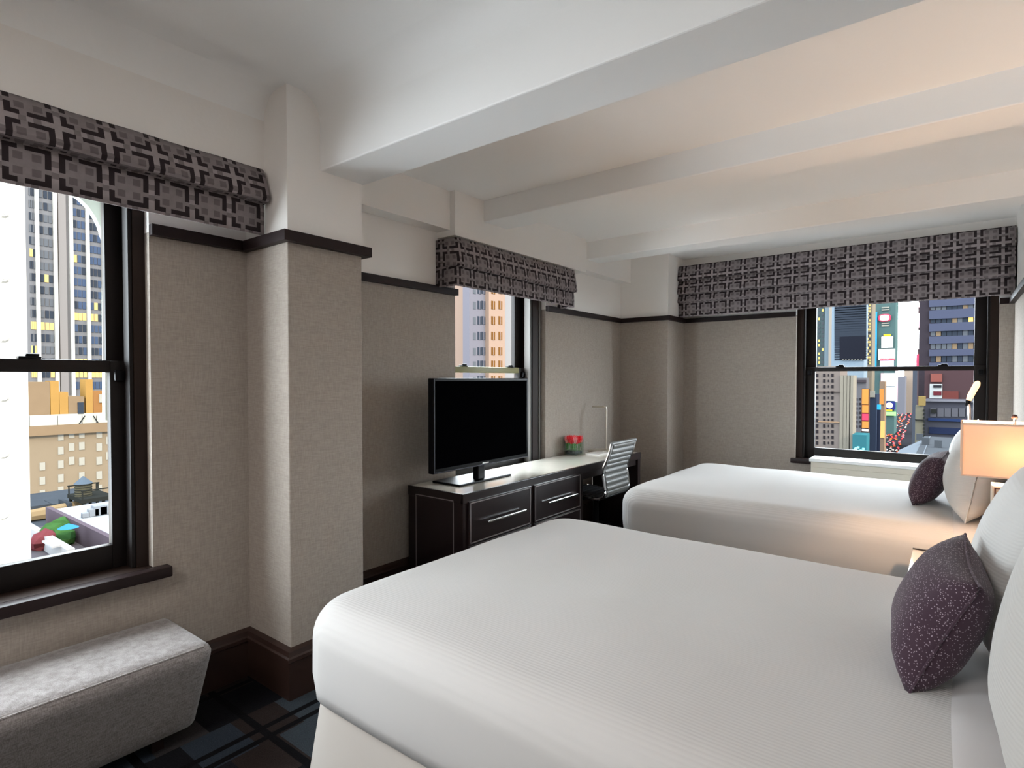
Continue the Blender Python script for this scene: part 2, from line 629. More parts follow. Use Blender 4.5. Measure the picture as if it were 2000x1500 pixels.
def column(label, x0, x1, y0, y1):
    c = obj('column', B((x0, y0, ZP), (x1, y1, ZT)), WHITE, None, label, 'column', kind='structure')
    bm = NB()
    box(bm, (x0, y0, 0), (x1, y1, ZP))
    es = [e for e in bm.edges if abs(e.verts[0].co.z - e.verts[1].co.z) > 1]
    bmesh.ops.bevel(bm, geom=es, offset=0.008, segments=3, affect='EDGES', profile=.5)
    obj('wallpaper', bm, PAPER, c, smooth=True)


column('taupe papered column standing out between bench and television', OUT, XC, YC0, YC1)
column('taupe papered corner column beyond the desk', OUT, XF, YF0, YF1 + .25)

for lb, y0, y1, z, x0 in (('deep white ceiling beam that meets the near column', 1.515, 1.76, 2.335, XC),
                          ('shallow white ceiling beam above the television window', 3.10, 3.37, 2.512, -2.655),
                          ('white ceiling beam nearest the far window', 4.62, 4.86, 2.50, -2.70)):
    bm = B((x0 - (.3 if x0 > -2.5 else 0.02), y0, z), (XR, y1, ZT + .02), 0.006, 2)
    obj('beam', bm, CEIL, None, lb, 'beam', kind='structure')

# dark picture rail and baseboards: polylines in plan, (points, side normal offset)
TT = 0.034


def run(name, pts, z0, z1, t, m, label, cat, prof=None):
    """a moulding that follows wall lines; the room lies on the right of the path"""
    bm = NB()
    pts = [Vector((p[0], p[1], 0)) for p in pts]
    offs = []
    for i, p in enumerate(pts):
        ns = []
        for a, b in ((i - 1, i), (i, i + 1)):
            if a >= 0 and b < len(pts):
                d = (pts[b] - pts[a]).normalized()
                ns.append(Vector((d.y, -d.x, 0)))
        n = ns[0] if len(ns) == 1 or (ns[0] - ns[1]).length < 1e-4 else ns[0] + ns[1]
        offs.append(n)
    prof = prof or [(0, z0), (t, z0), (t, z1), (0, z1)]
    rings = [[bm.verts.new(p + o * q[0] + Vector((0, 0, q[1]))) for q in prof] for p, o in zip(pts, offs)]
    k = len(prof)
    for i in range(len(rings) - 1):
        for j in range(k):
            bm.faces.new((rings[i][j], rings[i][(j + 1) % k], rings[i + 1][(j + 1) % k], rings[i + 1][j]))
    bm.faces.new(rings[0]); bm.faces.new(rings[-1])
    return obj(name, bm, m, None, label, cat, kind='structure')


RAILZ = (ZTR - .045, ZTR)
run('trim_1', [(XL - .06, .943), (XL, .943), (XL, YC0), (XC, YC0), (XC, YC1), (XT, YC1)][1:5] + [(XT, YC1)], *RAILZ, TT, ESP, 'dark rail wrapping the near column below the white wall', 'rail')
run('trim_2', [(XT, YC1 + .036), (XT, 2.976)], *RAILZ, TT, ESP, 'dark rail on the wall left of the television window', 'rail')
run('trim_3', [(XT, 4.12), (XT, YF0), (XF, YF0), (XF, YF1), (-1.185, YF1)], *RAILZ, TT, ESP, 'dark rail around the far corner column', 'rail')
run('trim_4', [(.29, YF1), (XR, YF1), (XR, YB)], *RAILZ, TT, ESP, 'dark rail along the headboard wall', 'rail')
run('trim_5', [(XR, YB), (XL, YB), (XL, -.60)], *RAILZ, TT, ESP, 'dark rail on the end wall', 'rail')
BP = [(0, 0), (.022, 0), (.022, .165), (.030, .170), (.030, .185), (.024, .192), (.020, .212), (0, .222)]
run('baseboard_left', [(XL, YB), (XL, YC0), (XC, YC0), (XC, YC1), (XT, YC1), (XT, YF0), (XF, YF0), (XF, YF1), (XR, YF1)], 0, .22, .02, BASEW,
    'tall dark wood baseboard with moulded top edge', 'baseboard', BP)
run('baseboard_right', [(XR, YF1), (XR, YB)], 0, .22, .02, BASEW, 'dark baseboard under the headboard wall', 'baseboard', BP)

# ------------------------------------------------------------------ windows


def window(name, label, T, u0, u1, jamb, stile, zs, rail, zb, wdep, sill_ext, railmat, channel=False):
    """T(u, w, z): u along the wall, w outward from the wall face"""
    def bx(bm, u, w, z, bev=0.0):
        a, b = T(u[0], w[0], z[0]), T(u[1], w[1], z[1])
        box(bm, a, b, bev)
    e = empty(name, T((u0 + u1) / 2, 0, zs), label, 'window', kind='structure')
    zt = 2.25
    bm = NB()
    for a, b in ((u0, u0 + jamb), (u1 - jamb, u1)):
        bx(bm, (a, b), (.045, wdep + .12), (zs, zt))
    bx(bm, (u0, u1), (.004, wdep + .12), (zt - .04, zt))
    bx(bm, (u0, u1), (.004, wdep + .14), (zs - .02, zs + .012))
    obj('jamb', bm, JAMB, e)
    a, b = u0 + jamb, u1 - jamb
    # stop beads: thin strips that give the stepped look of the jamb
    for s0, s1 in ((a, a + .016), (b - .016, b)):
        bm = NB()
        bx(bm, (s0, s1), (.05, wdep - .022), (zs + .012, zt - .04), .003)
        obj('stop_bead', bm, FRAME, e)
    for nm, w0, z0, z1, rl in (('lower_sash', wdep - .02, zs + .012, rail[1], railmat), ('upper_sash', wdep + .022, rail[0] + .004, zt - .04, FRAME)):
        bm = NB()
        for s0, s1 in ((a, a + stile), (b - stile, b)):
            bx(bm, (s0, s1), (w0, w0 + .04), (z0, z1), .004)
        low = nm == 'lower_sash'
        bx(bm, (a + stile, b - stile), (w0, w0 + .04), (z0, zb if low else rail[1] - .004), .003)
        if not low:
            bx(bm, (a + stile, b - stile), (w0, w0 + .04), (z1 - .06, z1), .003)
        s = obj(nm, bm, FRAME, e, smooth=True)
        if low:
            bm = NB()
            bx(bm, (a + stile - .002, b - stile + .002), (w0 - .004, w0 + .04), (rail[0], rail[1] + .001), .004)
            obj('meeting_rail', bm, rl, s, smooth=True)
            for q in (.22, .78):
                bm = NB()
                c = a + (b - a) * q
                bx(bm, (c - .035, c + .035), (w0 - .002, w0 + .03), (rail[1], rail[1] + .012), .004)
                bx(bm, (c - .012, c + .03), (w0 + .002, w0 + .02), (rail[1] + .012, rail[1] + .022), .004)
                obj('sash_lock', bm, BLACKP, s, smooth=True)
            for c in (a + stile * .55, b - stile * .55):
                bm = NB()
                bx(bm, (c - .018, c + .018), (w0 - .022, w0), (rail[0] - .035, rail[0] + .01), .006)
                obj('tilt_latch', bm, BLACKP, s, smooth=True)
        bm = NB()
        bx(bm, (a + stile - .005, b - stile + .005), (w0 + .018, w0 + .022), ((zb if low else rail[1]) - .006, (rail[0] if low else z1 - .06) + .006))
        obj('pane', bm, GLASS, s)
    if channel:
        bm = NB()
        bx(bm, (b - .036, b - .018), (.05, wdep - .022), (zs + .012, zt - .04))
        obj('channel', bm, CHANNEL, e)
        bm = NB()
        bx(bm, (u1 - .045, u1 - .02), (.038, .045), (zs + .012, zt - .04))
        obj('channel', bm, CHANNEL, e)
    bm = NB()
    bx(bm, (u0 - sill_ext, u1 + sill_ext), (-.055, .0), (zs - .03, zs + .014), .006)
    obj('sill', bm, ESP, e, smooth=True)
    return e


window('window_1', 'dark framed sash window behind the bench', lambda u, w, z: Vector((XL - w, u, z)), -.60, .943, .045, .066, .60, (1.422, 1.470), .712, .13, .055, FRAME)
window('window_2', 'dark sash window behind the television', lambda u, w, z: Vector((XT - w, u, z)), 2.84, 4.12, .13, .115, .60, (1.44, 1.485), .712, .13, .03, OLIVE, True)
window('window_3', 'dark sash window looking down the busy avenue', lambda u, w, z: Vector((u, YF1 + w, z)), -1.185, .29, .055, .095, .62, (1.462, 1.50), .735, .11, .03, FRAME)
# stone arch of the facade seen outside the near window
bm = NB()
poly = [(1.30, 2.9), (1.30, 1.2), (onx(207, 900, -3.15).y, 1.2)]
for px_, py_ in ((204, 470), (199.5, 457), (195, 442), (188, 427), (180, 414), (172, 403), (163, 394), (154, 386), (140, 377), (120, 369), (90, 361), (50, 355), (-40, 350)):
    q = onx(px_, py_, -3.15)
    poly.append((q.y, q.z))
poly.append((poly[-1][0], 2.9))
prism(bm, poly, 'x', -3.19, -3.15)
obj('facade_arch', bm, mat('pale_green_stone', (0.42, 0.47, 0.42), 0.8, bump=(20, .2)), None, 'pale stone arch of the facade outside the near window', 'arch', kind='structure')

# ------------------------------------------------------------------ window shades (folded fretwork fabric)


def valance(label, T, u0, u1, prof, ret, returns):
    """prof: list of (out, z); T(u, out, z). returns: which ends carry a side return of depth ret"""
    e = empty('window_shade', T((u0 + u1) / 2, 0, prof[-1][1]), label, 'window shade', 'folded fretwork window shades')
    arc = [0.0]
    for i in range(1, len(prof)):
        arc.append(arc[-1] + math.hypot(prof[i][0] - prof[i - 1][0], prof[i][1] - prof[i - 1][1]))
    bm = NB()
    uvl = bm.loops.layers.uv.new('UVMap')
    th = 0.006
    nu = 24
    us = [u0 + (u1 - u0) * i / nu for i in range(nu + 1)]
    grid = []
    for i, u in enumerate(us):
        rowv = []
        for (o, z) in prof:
            sag = 0.004 * math.sin(i * 1.7 + z * 9)
            rowv.append(bm.verts.new(T(u, o + (sag if 0 < i < nu else 0), z)))
        grid.append(rowv)
    for i in range(nu):
        for j in range(len(prof) - 1):
            f = bm.faces.new((grid[i][j], grid[i + 1][j], grid[i + 1][j + 1], grid[i][j + 1]))
            for l, (a, b) in zip(f.loops, ((i, j), (i + 1, j), (i + 1, j + 1), (i, j + 1))):
                l[uvl].uv = (us[a], arc[-1] - arc[b])
    ends = []
    if returns[0]: ends.append((u0, -1))
    if returns[1]: ends.append((u1, 1))
    for u, s in ends:
        fr = [bm.verts.new(T(u, o, z)) for o, z in prof]
        bk = [bm.verts.new(T(u + s * .01, -ret, prof[0][1] + (prof[-1][1] - prof[0][1]) * a / arc[-1])) for a in arc]
        for j in range(len(prof) - 1):
            f = bm.faces.new((fr[j], fr[j + 1], bk[j + 1], bk[j]))
            uvs = ((u, arc[-1] - arc[j]), (u, arc[-1] - arc[j + 1]), (u + s * ret, arc[-1] - arc[j + 1]), (u + s * ret, arc[-1] - arc[j]))
            for l, q in zip(f.loops, uvs): l[uvl].uv = q
    o = obj('shade_fabric', bm, FRET, e, smooth=True)
    md = o.modifiers.new('thickness', 'SOLIDIFY')
    md.thickness = th
    md.offset = 0
    # top mounting board
    bm = NB()
    a, b = T(u0 + .01, -ret, prof[0][1] - .03), T(u1 - .01, -.004, prof[0][1] - .004)
    box(bm, a, b)
    obj('head_rail', bm, WHITE, e)
    return e


def bulge(z0, z1, o0, o1, n=5):
    """a folded tier that leans outward to its lower edge"""
    return [(o0 + (o1 - o0) * (k / n) ** 0.8, z0 + (z1 - z0) * k / n) for k in range(n + 1)]


def tuck(z, o1, o0):
    return [(o1 * .9 + o0 * .1, z - .012), (o0 + (o1 - o0) * .35, z - .014), (o0 + .002, z + .004)]


p1 = bulge(2.325, 2.190, 0.0, .058) + tuck(2.190, .058, -.010) + [(0.0, 2.15), (0, 2.09), (0, 2.035)]
valance('grey fretwork fabric shade folded up over the near window', lambda u, o, z: Vector((-2.440 + o, u, z)), -.75, 1.335, p1, .012, (1, 1))
p2 = bulge(2.342, 2.165, 0.0, .030) + tuck(2.165, .030, -.006) + [(-.002, 2.12), (0, 2.07), (0, 2.020)]
valance('grey fretwork fabric shade with deep side return over the television window', lambda u, o, z: Vector((-2.641 + o, u, z)), 2.793, 4.30, p2, .177, (1, 1))
p3 = bulge(2.562, 2.425, 0, .035) + tuck(2.425, .035, -.004) + bulge(2.40, 2.285, 0, .04)[1:] + tuck(2.285, .04, -.004) + bulge(2.26, 2.195, 0, .03)[1:] + tuck(2.195, .03, -.004) + [(0, 2.14), (0, 2.08), (0, 2.036)]
valance('long grey fretwork fabric shade across the far wall', lambda u, o, z: Vector((u, 5.80 - o, z)), -2.279, .368, p3, .155, (1, 1))

# ------------------------------------------------------------------ beds


def soft_box(lo, hi, r, res=0.05, crown=0.0, flare=0.0, wob=0.0, seed=0, keep_bottom=True):
    """closed box with round edges of radius r, evenly meshed; crown lifts the middle of the top"""
    lo, hi = Vector(lo), Vector(hi)
    n = [max(2, int((hi[i] - lo[i]) / res)) for i in range(3)]
    bm = NB()
    vd = {}

    def vert(i, j, k):
        key = (i, j, k)
        if key not in vd:
            t = [i / n[0], j / n[1], k / n[2]]
            p = Vector([lo[a] + (hi[a] - lo[a]) * t[a] for a in range(3)])
            c = Vector([min(max(p[a], lo[a] + r), hi[a] - r) for a in range(3)])
            d = p - c
            if not keep_bottom or True:
                if d.length > 1e-9 and sum(1 for a in range(3) if abs(d[a]) > 1e-9) > 0:
                    m = max(abs(d[a]) for a in range(3))
                    d = d.normalized() * (m if True else r)
            q = c + d
            u_, v_ = t[0] * 2 - 1, t[1] * 2 - 1
            q.z += crown * (1 - u_ ** 4) * (1 - v_ ** 4) * t[2]
            vd[key] = bm.verts.new(q)
        return vd[key]
    for i in range(n[0]):
        for j in range(n[1]):
            for k in (0, n[2]):
                bm.faces.new((vert(i, j, k), vert(i + 1, j, k), vert(i + 1, j + 1, k), vert(i, j + 1, k)))
    for i in range(n[0]):
        for k in range(n[2]):
            for j in (0, n[1]):
                bm.faces.new((vert(i, j, k), vert(i + 1, j, k), vert(i + 1, j, k + 1), vert(i, j, k + 1)))
    for j in range(n[1]):
        for k in range(n[2]):
            for i in (0, n[0]):
                bm.faces.new((vert(i, j, k), vert(i, j + 1, k), vert(i, j + 1, k + 1), vert(i, j, k + 1)))
    if wob:
        from mathutils import noise
        for v in bm.verts:
            d = noise.noise_vector(v.co * 3.1 + Vector((seed, seed * 2, 0)))
            e = noise.noise_vector(v.co * 9.0 + Vector((seed, 5, 0)))
            v.co += d * wob + e * wob * .25
    return bm


def cover_bm(lo, hi, r, rp, crown, wob, seed, res=.04):
    """bed cover: plan corners of radius rp, top edge of radius r, open below"""
    from mathutils import noise
    lo, hi = Vector(lo), Vector(hi)

    def lines(a, b):
        L = b - a
        edge = [r * (1 - math.cos(t * math.pi / 2 / 8)) for t in range(9)]
        n = max(2, int((L - 2 * r) / res))
        mid = [r + (L - 2 * r) * i / n for i in range(1, n)]
        return [a + e for e in edge] + [a + m for m in mid] + [b - e for e in reversed(edge)]
    xs, ys = lines(lo.x, hi.x), lines(lo.y, hi.y)
    zs = [lo.z + (hi.z - r - lo.z) * k / 5 for k in range(5)]
    bm = NB()

    def plan(x, y):
        cx = min(max(x, lo.x + rp), hi.x - rp); cy = min(max(y, lo.y + rp), hi.y - rp)
        dx, dy = x - cx, y - cy
        m = max(abs(dx), abs(dy))
        if dx and dy:
            k = m / math.hypot(dx, dy)
            dx *= k; dy *= k
        return cx + dx, cy + dy, rp - m if m else rp

    def fin(x, y, z, e):
        u_, v_ = (x - lo.x) / (hi.x - lo.x) * 2 - 1, (y - lo.y) / (hi.y - lo.y) * 2 - 1
        z += crown * max(0, 1 - u_ ** 4) * max(0, 1 - v_ ** 4) * (1 if z > hi.z - r else 0)
        if z < lo.z + .07:
            k = (lo.z + .07 - z) / .07
            x += (-.010 if u_ > 0 else .010) * k * (abs(u_) > .9)
            y += (-.010 if v_ > 0 else .010) * k * (abs(v_) > .9)
        q = Vector((x, y, z))
        q += noise.noise_vector(q * 2.6 + Vector((seed, seed * 2, 0))) * wob
        return bm.verts.new(q)
    nx, ny = len(xs), len(ys)
    top = {}
    for i, x in enumerate(xs):
        for j, y in enumerate(ys):
            px_, py_, e = plan(x, y)
            z = hi.z if e >= r else hi.z - r + math.sqrt(max(0, r * r - (r - e) ** 2))
            top[i, j] = fin(px_, py_, z, e)
    for i in range(nx - 1):
        for j in range(ny - 1):
            bm.faces.new((top[i, j], top[i + 1, j], top[i + 1, j + 1], top[i, j + 1]))
    loop = [(i, 0) for i in range(nx - 1)] + [(nx - 1, j) for j in range(ny - 1)] + [(i, ny - 1) for i in range(nx - 1, 0, -1)] + [(0, j) for j in range(ny - 1, 0, -1)]
    prev = [top[k] for k in loop]
    for z in reversed(zs):
        ring = [fin(*plan(xs[i], ys[j])[:2], z, 0) for i, j in loop]
        n = len(ring)
        for k in range(n):
            bm.faces.new((prev[k], prev[(k + 1) % n], ring[(k + 1) % n], ring[k]))
        prev = ring
    bm.faces.new(prev)
    return bm


def bed(label, x0, x1, y0, y1, seed):
    e = empty('bed', ((x0 + x1) / 2, (y0 + y1) / 2, 0), label, 'bed', 'the two queen beds')
    # coverlet over mattress, narrowing to its tucked seam
    bm = cover_bm((x0, y0, .335), (x1, y1, .640), .115, .175, .014, .006, seed)
    cov = obj('coverlet', bm, BEDW, e, smooth='all')
    # turned sheet band at the head
    bm = cover_bm((-.06, y0 - .004, .36), (x1 - .02, y1 + .004, .647), .115, .12, .014, .006, seed)
    obj('folded_sheet', bm, SHEET, e, smooth='all')
    # skirt: gently flared walls with soft pleats
    bm = NB()
    ins = .024
    loop = []
    rc = .17
    X0, X1, Y0, Y1 = x0 + ins, x1 - ins, y0 + ins, y1 - ins

    def seg(a, b, n):
        return [(a[0] + (b[0] - a[0]) * i / n, a[1] + (b[1] - a[1]) * i / n) for i in range(n)]

    def arc(cx, cy, t0, n=6):
        return [(cx + rc * math.cos(t0 + i * math.pi / 2 / n), cy + rc * math.sin(t0 + i * math.pi / 2 / n)) for i in range(n)]
    loop += seg((X0 + rc, Y0), (X1 - rc, Y0), 40) + arc(X1 - rc, Y0 + rc, -math.pi / 2) + seg((X1, Y0 + rc), (X1, Y1 - rc), 30) + arc(X1 - rc, Y1 - rc, 0)
    loop += seg((X1 - rc, Y1), (X0 + rc, Y1), 40) + arc(X0 + rc, Y1 - rc, math.pi / 2) + seg((X0, Y1 - rc), (X0, Y0 + rc), 30) + arc(X0 + rc, Y0 + rc, math.pi)
    cx, cy = (X0 + X1) / 2, (Y0 + Y1) / 2
    rows = []
    n = len(loop)
    for k, z in enumerate((.345, .30, .2, .1, .012)):
        fl = 1 + 0
        ring = []
        for i, (px, py) in enumerate(loop):
            a = loop[(i + 1) % n]; b = loop[i - 1]
            d = Vector((a[0] - b[0], a[1] - b[1], 0)).normalized()
            nn = Vector((d.y, -d.x, 0))
            off = (.345 - z) * .16 + .008 * math.sin(i * .8) * (.345 - z) * 2.5
            q = Vector((px, py, z)) + nn * off
            q.x = min(q.x, x1 - .004)
            ring.append(bm.verts.new(q))
        rows.append(ring)
    for k in range(len(rows) - 1):
        for i in range(n):
            bm.faces.new((rows[k][i], rows[k][(i + 1) % n], rows[k + 1][(i + 1) % n], rows[k + 1][i]))
    bm.faces.new(rows[0])
    obj('bed_skirt', bm, SKIRT, e, smooth=True)
    return e


bed('white bed nearest the bench, filling the foreground', -1.775, .283, 1.06, 2.69, 1.0)
bed('white bed beyond the nightstand, beside the far window', -1.835, .283, 3.52, 5.14, 8.0)


for lb, ya, yb in (('brown headboard behind the pillows of the foreground bed', 1.08, 2.68), ('brown headboard behind the pillows of the far bed', 3.54, 5.12)):
    hb = empty('headboard', (.33, (ya + yb) / 2, .05), lb, 'headboard', 'bed headboards')
    obj('panel', B((.295, ya, 0), (XR - .001, yb, .98), .02, 3), HEADB, hb, smooth=True)
    obj('cap', B((.290, ya - .005, .98), (XR - .001, yb + .005, 1.0), .004), ESP, hb)


def pillow_bm(w, h, t, n=18, pinch=0.06, seed=0, power=2.6):
    """w along Y, h along Z, t thickness along X, centred; corners pinched to points"""
    from mathutils import noise
    bm = NB()
    sheets = []
    for s in (-1, 1):
        g = []
        for i in range(n + 1):
            r_ = []
            for j in range(n + 1):
                u, v = i / n * 2 - 1, j / n * 2 - 1
                k = (max(0, 1 - abs(u) ** power) * max(0, 1 - abs(v) ** power)) ** .5
                yy = u * w / 2 * (1 - pinch * (1 - v * v))
                zz = v * h / 2 * (1 - pinch * (1 - u * u))
                q = Vector((s * k * t / 2, yy, zz))
                d = noise.noise(q * 7 + Vector((seed, 0, 0)))
                q.x += d * t * .05 * k
                edge = i in (0, n) or j in (0, n)
                if edge and s == 1:
                    r_.append(sheets[0][i][j])
                else:
                    r_.append(bm.verts.new(q))
            g.append(r_)
        sheets.append(g)
        for i in range(n):
            for j in range(n):
                try:
                    bm.faces.new((g[i][j], g[i + 1][j], g[i + 1][j + 1], g[i][j + 1]))
                except ValueError:
                    pass
    return bm


def seam_bm(w, h, pinch, r, n=18):
    pts = []
    def P(u, v): return Vector((0, u * w / 2 * (1 - pinch * (1 - v * v)), v * h / 2 * (1 - pinch * (1 - u * u))))
    for i in range(n): pts.append(P(-1 + 2 * i / n, -1))
    for i in range(n): pts.append(P(1, -1 + 2 * i / n))
    for i in range(n): pts.append(P(1 - 2 * i / n, 1))
    for i in range(n + 1): pts.append(P(-1, 1 - 2 * i / n))
    bm = NB()
    tube(bm, pts, r, 6)
    return bm


def pillow(name, label, cat, group, centre, w, h, t, tilt, turn, m, seed, pinch=.06, roll=0, power=2.6):
    """tilt leans the top towards +X, turn rotates about Z"""
    R = Matrix.Translation(centre) @ Matrix.Rotation(math.radians(turn), 4, 'Z') @ Matrix.Rotation(math.radians(tilt), 4, 'Y') @ Matrix.Rotation(math.radians(roll), 4, 'X')
    bm = pillow_bm(w, h, t, 18, pinch, seed, power)
    bmesh.ops.transform(bm, matrix=R, verts=bm.verts)
    zmin = min(v.co.z for v in bm.verts)
    e = empty(name, (centre[0], centre[1], zmin), label, cat, group)
    obj('cushion_body' if cat == 'cushion' else 'pillow_case', bm, m, e, smooth='all')
    bm = seam_bm(w, h, pinch, .0035)
    bmesh.ops.transform(bm, matrix=R, verts=bm.verts)
    obj('piping', bm, m, e, smooth=True)
    return e


G = 'white standing pillows'
pillow('pillow', 'white pillow standing at the near end of the foreground bed', 'pillow', G, (.172, 1.46, .900), .62, .48, .19, 12, 0, PILW, 1)
pillow('pillow', 'white pillow behind the aubergine cushion on the foreground bed', 'pillow', G, (.158, 2.17, .900), .68, .48, .19, 14, 0, PILW, 2)
pillow('pillow', 'pillow lit peach by the bedside lamp on the far bed', 'pillow', G, (.100, 3.98, .888), .60, .46, .26, 10, 0, PILW, 3)
pillow('pillow', 'pale pillow on the far bed nearest the avenue window', 'pillow', G, (.105, 4.74, .888), .64, .46, .24, 10, 0, PILW, 4)
G = 'aubergine cushions'
pillow('cushion', 'dotted aubergine cushion on the foreground bed', 'cushion', G, (-.020, 1.845, .800), .44, .32, .17, 24, 4, DOTS, 5, .10, 3, 3.2)
pillow('cushion', 'dotted aubergine cushion on the far bed', 'cushion', G, (-.095, 4.27, .798), .44, .32, .17, 24, -4, DOTS, 6, .10, 0, 3.2)

# ------------------------------------------------------------------ bench
e = empty('bench', (-2.39, .1, 0), 'low grey linen bench with tapered front under the near window', 'bench')
bm = soft_box((-2.60, -.75, .05), (-2.18, .99, .405), .035, .03, .008)
for v in bm.verts:
    k = max(0, (.37 - v.co.z) / .32)
    if v.co.x > -2.45: v.co.x -= .115 * k
    if v.co.y > .8: v.co.y -= .02 * k
obj('upholstery', bm, LINEN, e, smooth='all')
for y in (-.65, .85):
    for x in (-2.55, -2.36):
        obj('foot', B((x - .02, y - .02, 0), (x + .02, y + .02, .07)), ESP, e)
bm = NB()
tube(bm, [(-2.184 - .01, -.72, .398), (-2.184 - .01, .955, .398)], .004, 6)
obj('piping', bm, LINEN, e)

# ------------------------------------------------------------------ credenza desk
DX, DZ = -2.31, .70
e = empty('desk', (-2.56, 3.7, 0), 'long dark wood desk with drawers and cream stone top', 'desk')
bm = NB()
box(bm, (XT + .03, 2.50, .06), (DX, 3.90, .668), .004)
body = obj('carcass', bm, DARKW, e)
obj('plinth', B((XT + .06, 2.53, 0), (DX - .04, 3.87, .06)), DARKW, e)
obj('desk_top', B((XT + .028, 2.515, .668), (DX - .018, 4.94, DZ), .003), STONE, e)
obj('front_edge', B((DX - .018, 2.50, .640), (DX + .003, 4.96, DZ + .001), .002), DARKW, e)
obj('end_edge', B((XT + .028, 2.498, .640), (DX - .018, 2.515, DZ + .001), .002), DARKW, e)
obj('apron', B((DX - .05, 3.90, .585), (DX - .02, 4.94, .668)), DARKW, e)
obj('side_panel', B((XT + .03, 4.90, 0), (DX, 4.955, .668), .003), DARKW, e)


def frame_line(T, a0, a1, z0, z1, w=.006):
    bm = NB()
    for p, q in (((a0, z0), (a1, z0 + w)), ((a0, z1 - w), (a1, z1)), ((a0, z0), (a0 + w, z1)), ((a1 - w, z0), (a1, z1))):
        box(bm, T(p[0], 0, p[1]), T(q[0], .0022, q[1]))
    return bm


for (a0, a1) in ((2.553, 3.175), (3.232, 3.842)):
    for (z0, z1) in ((.392, .642), (.105, .372)):
        bm = B((DX, a0 - .012, z0 - .008), (DX + .012, a1 + .012, z1 + .008), .002)
        d = obj('drawer', bm, DARKW, e)
        obj('inlay', frame_line(lambda a, w, z: Vector((DX + .012 + w, a, z)), a0, a1, z0, z1), INLAY, d)
        bm = NB()
        c, zz = (a0 + a1) / 2 + .02, (z0 + z1) / 2 - .012
        box(bm, (DX + .034, c - .2, zz - .006), (DX + .046, c + .2, zz + .006), .002)
        for s in (-.16, .16):
            tube(bm, [(DX + .012, c + s, zz), (DX + .036, c + s, zz)], .005, 8)
        obj('handle', bm, CHROME, d)
obj('inlay', frame_line(lambda a, w, z: Vector((a, 2.50 - w, z)), -2.72, -2.385, .105, .655), INLAY, e)

# ------------------------------------------------------------------ television
e = empty('television', (-2.58, 2.95, DZ), 'large black flat television standing on the desk', 'television')
TX = -2.50
bm = B((TX - .045, 2.442, .808), (TX, 3.425, 1.398), .004)
obj('case', bm, BLACKP, e)
bm = NB()
box(bm, (TX - .001, 2.462, .838), (TX + .0015, 3.405, 1.380))
obj('screen', bm, SCREEN, e)
bm = NB()
box(bm, (TX - .001, 2.447, .812), (TX + .003, 2.451, 1.394))
box(bm, (TX - .001, 2.447, .812), (TX + .003, 3.42, .816))
obj('edge_trim', bm, mat('dark_violet_trim', (.05, .05, .075), .3), e)
bm = NB()
box(bm, (TX, 2.90, .820), (TX + .002, 2.965, .828))
obj('maker_badge', bm, CHROME, e)
bm = NB()
box(bm, (-2.565, 2.875, DZ + .014), (-2.515, 2.945, .83), .006)
obj('neck', bm, BLACKP, e)
bm = NB()
box(bm, (-2.735, 2.66, DZ), (-2.485, 3.20, DZ + .014), .005)
obj('stand_base', bm, BLACKP, e)

# ------------------------------------------------------------------ desk chair
e = empty('desk_chair', (-2.33, 4.16, 0), 'grey ribbed leather desk chair with chrome side frames', 'chair')
cy0, cy1 = 3.955, 4.365
prof = [(-2.085, .885), (-2.10, .82), (-2.125, .755), (-2.155, .69), (-2.160, .635), (-2.150, .57), (-2.138, .50), (-2.150, .462), (-2.20, .440), (-2.30, .438), (-2.42, .445), (-2.53, .452), (-2.575, .440)]


def resample(pts, n):
    L = [0]
    for i in range(1, len(pts)): L.append(L[-1] + math.hypot(pts[i][0] - pts[i - 1][0], pts[i][1] - pts[i - 1][1]))
    out = []
    for k in range(n):
        t = L[-1] * k / (n - 1)
        i = max(j for j in range(len(L)) if L[j] <= t + 1e-9)
        i = min(i, len(pts) - 2)
        f = (t - L[i]) / (L[i + 1] - L[i])
        out.append((pts[i][0] + (pts[i + 1][0] - pts[i][0]) * f, pts[i][1] + (pts[i + 1][1] - pts[i][1]) * f))
    return out, L


bp_ = prof[:8]
NR = 10
pts, _ = resample(bp_, NR * 8 + 1)


def ribbed(pts, per, amp, th):
    bm = NB()
    n = len(pts)
    fr, bk = [], []
    for i, (x, z) in enumerate(pts):
        a = pts[min(i + 1, n - 1)]; b = pts[max(i - 1, 0)]
        d = Vector((a[0] - b[0], 0, a[1] - b[1])).normalized()
        nn = Vector((-d.z, 0, d.x))
        h = th + amp * abs(math.sin(math.pi * i / per)) ** .6
        fr.append(Vector((x, 0, z)) + nn * h)
        bk.append(Vector((x, 0, z)) - nn * h)
    rings = []
    for y in (cy0 + .02, cy1 - .02):
        rings.append([bm.verts.new(q + Vector((0, y, 0))) for q in fr] + [bm.verts.new(q + Vector((0, y, 0))) for q in reversed(bk)])
    m = len(rings[0])
    for i in range(m):
        bm.faces.new((rings[0][i], rings[0][(i + 1) % m], rings[1][(i + 1) % m], rings[1][i]))
    for r_ in rings:
        k = m // 2
        for i in range(k - 1):
            bm.faces.new((r_[i], r_[i + 1], r_[m - 2 - i], r_[m - 1 - i]))
    return bm


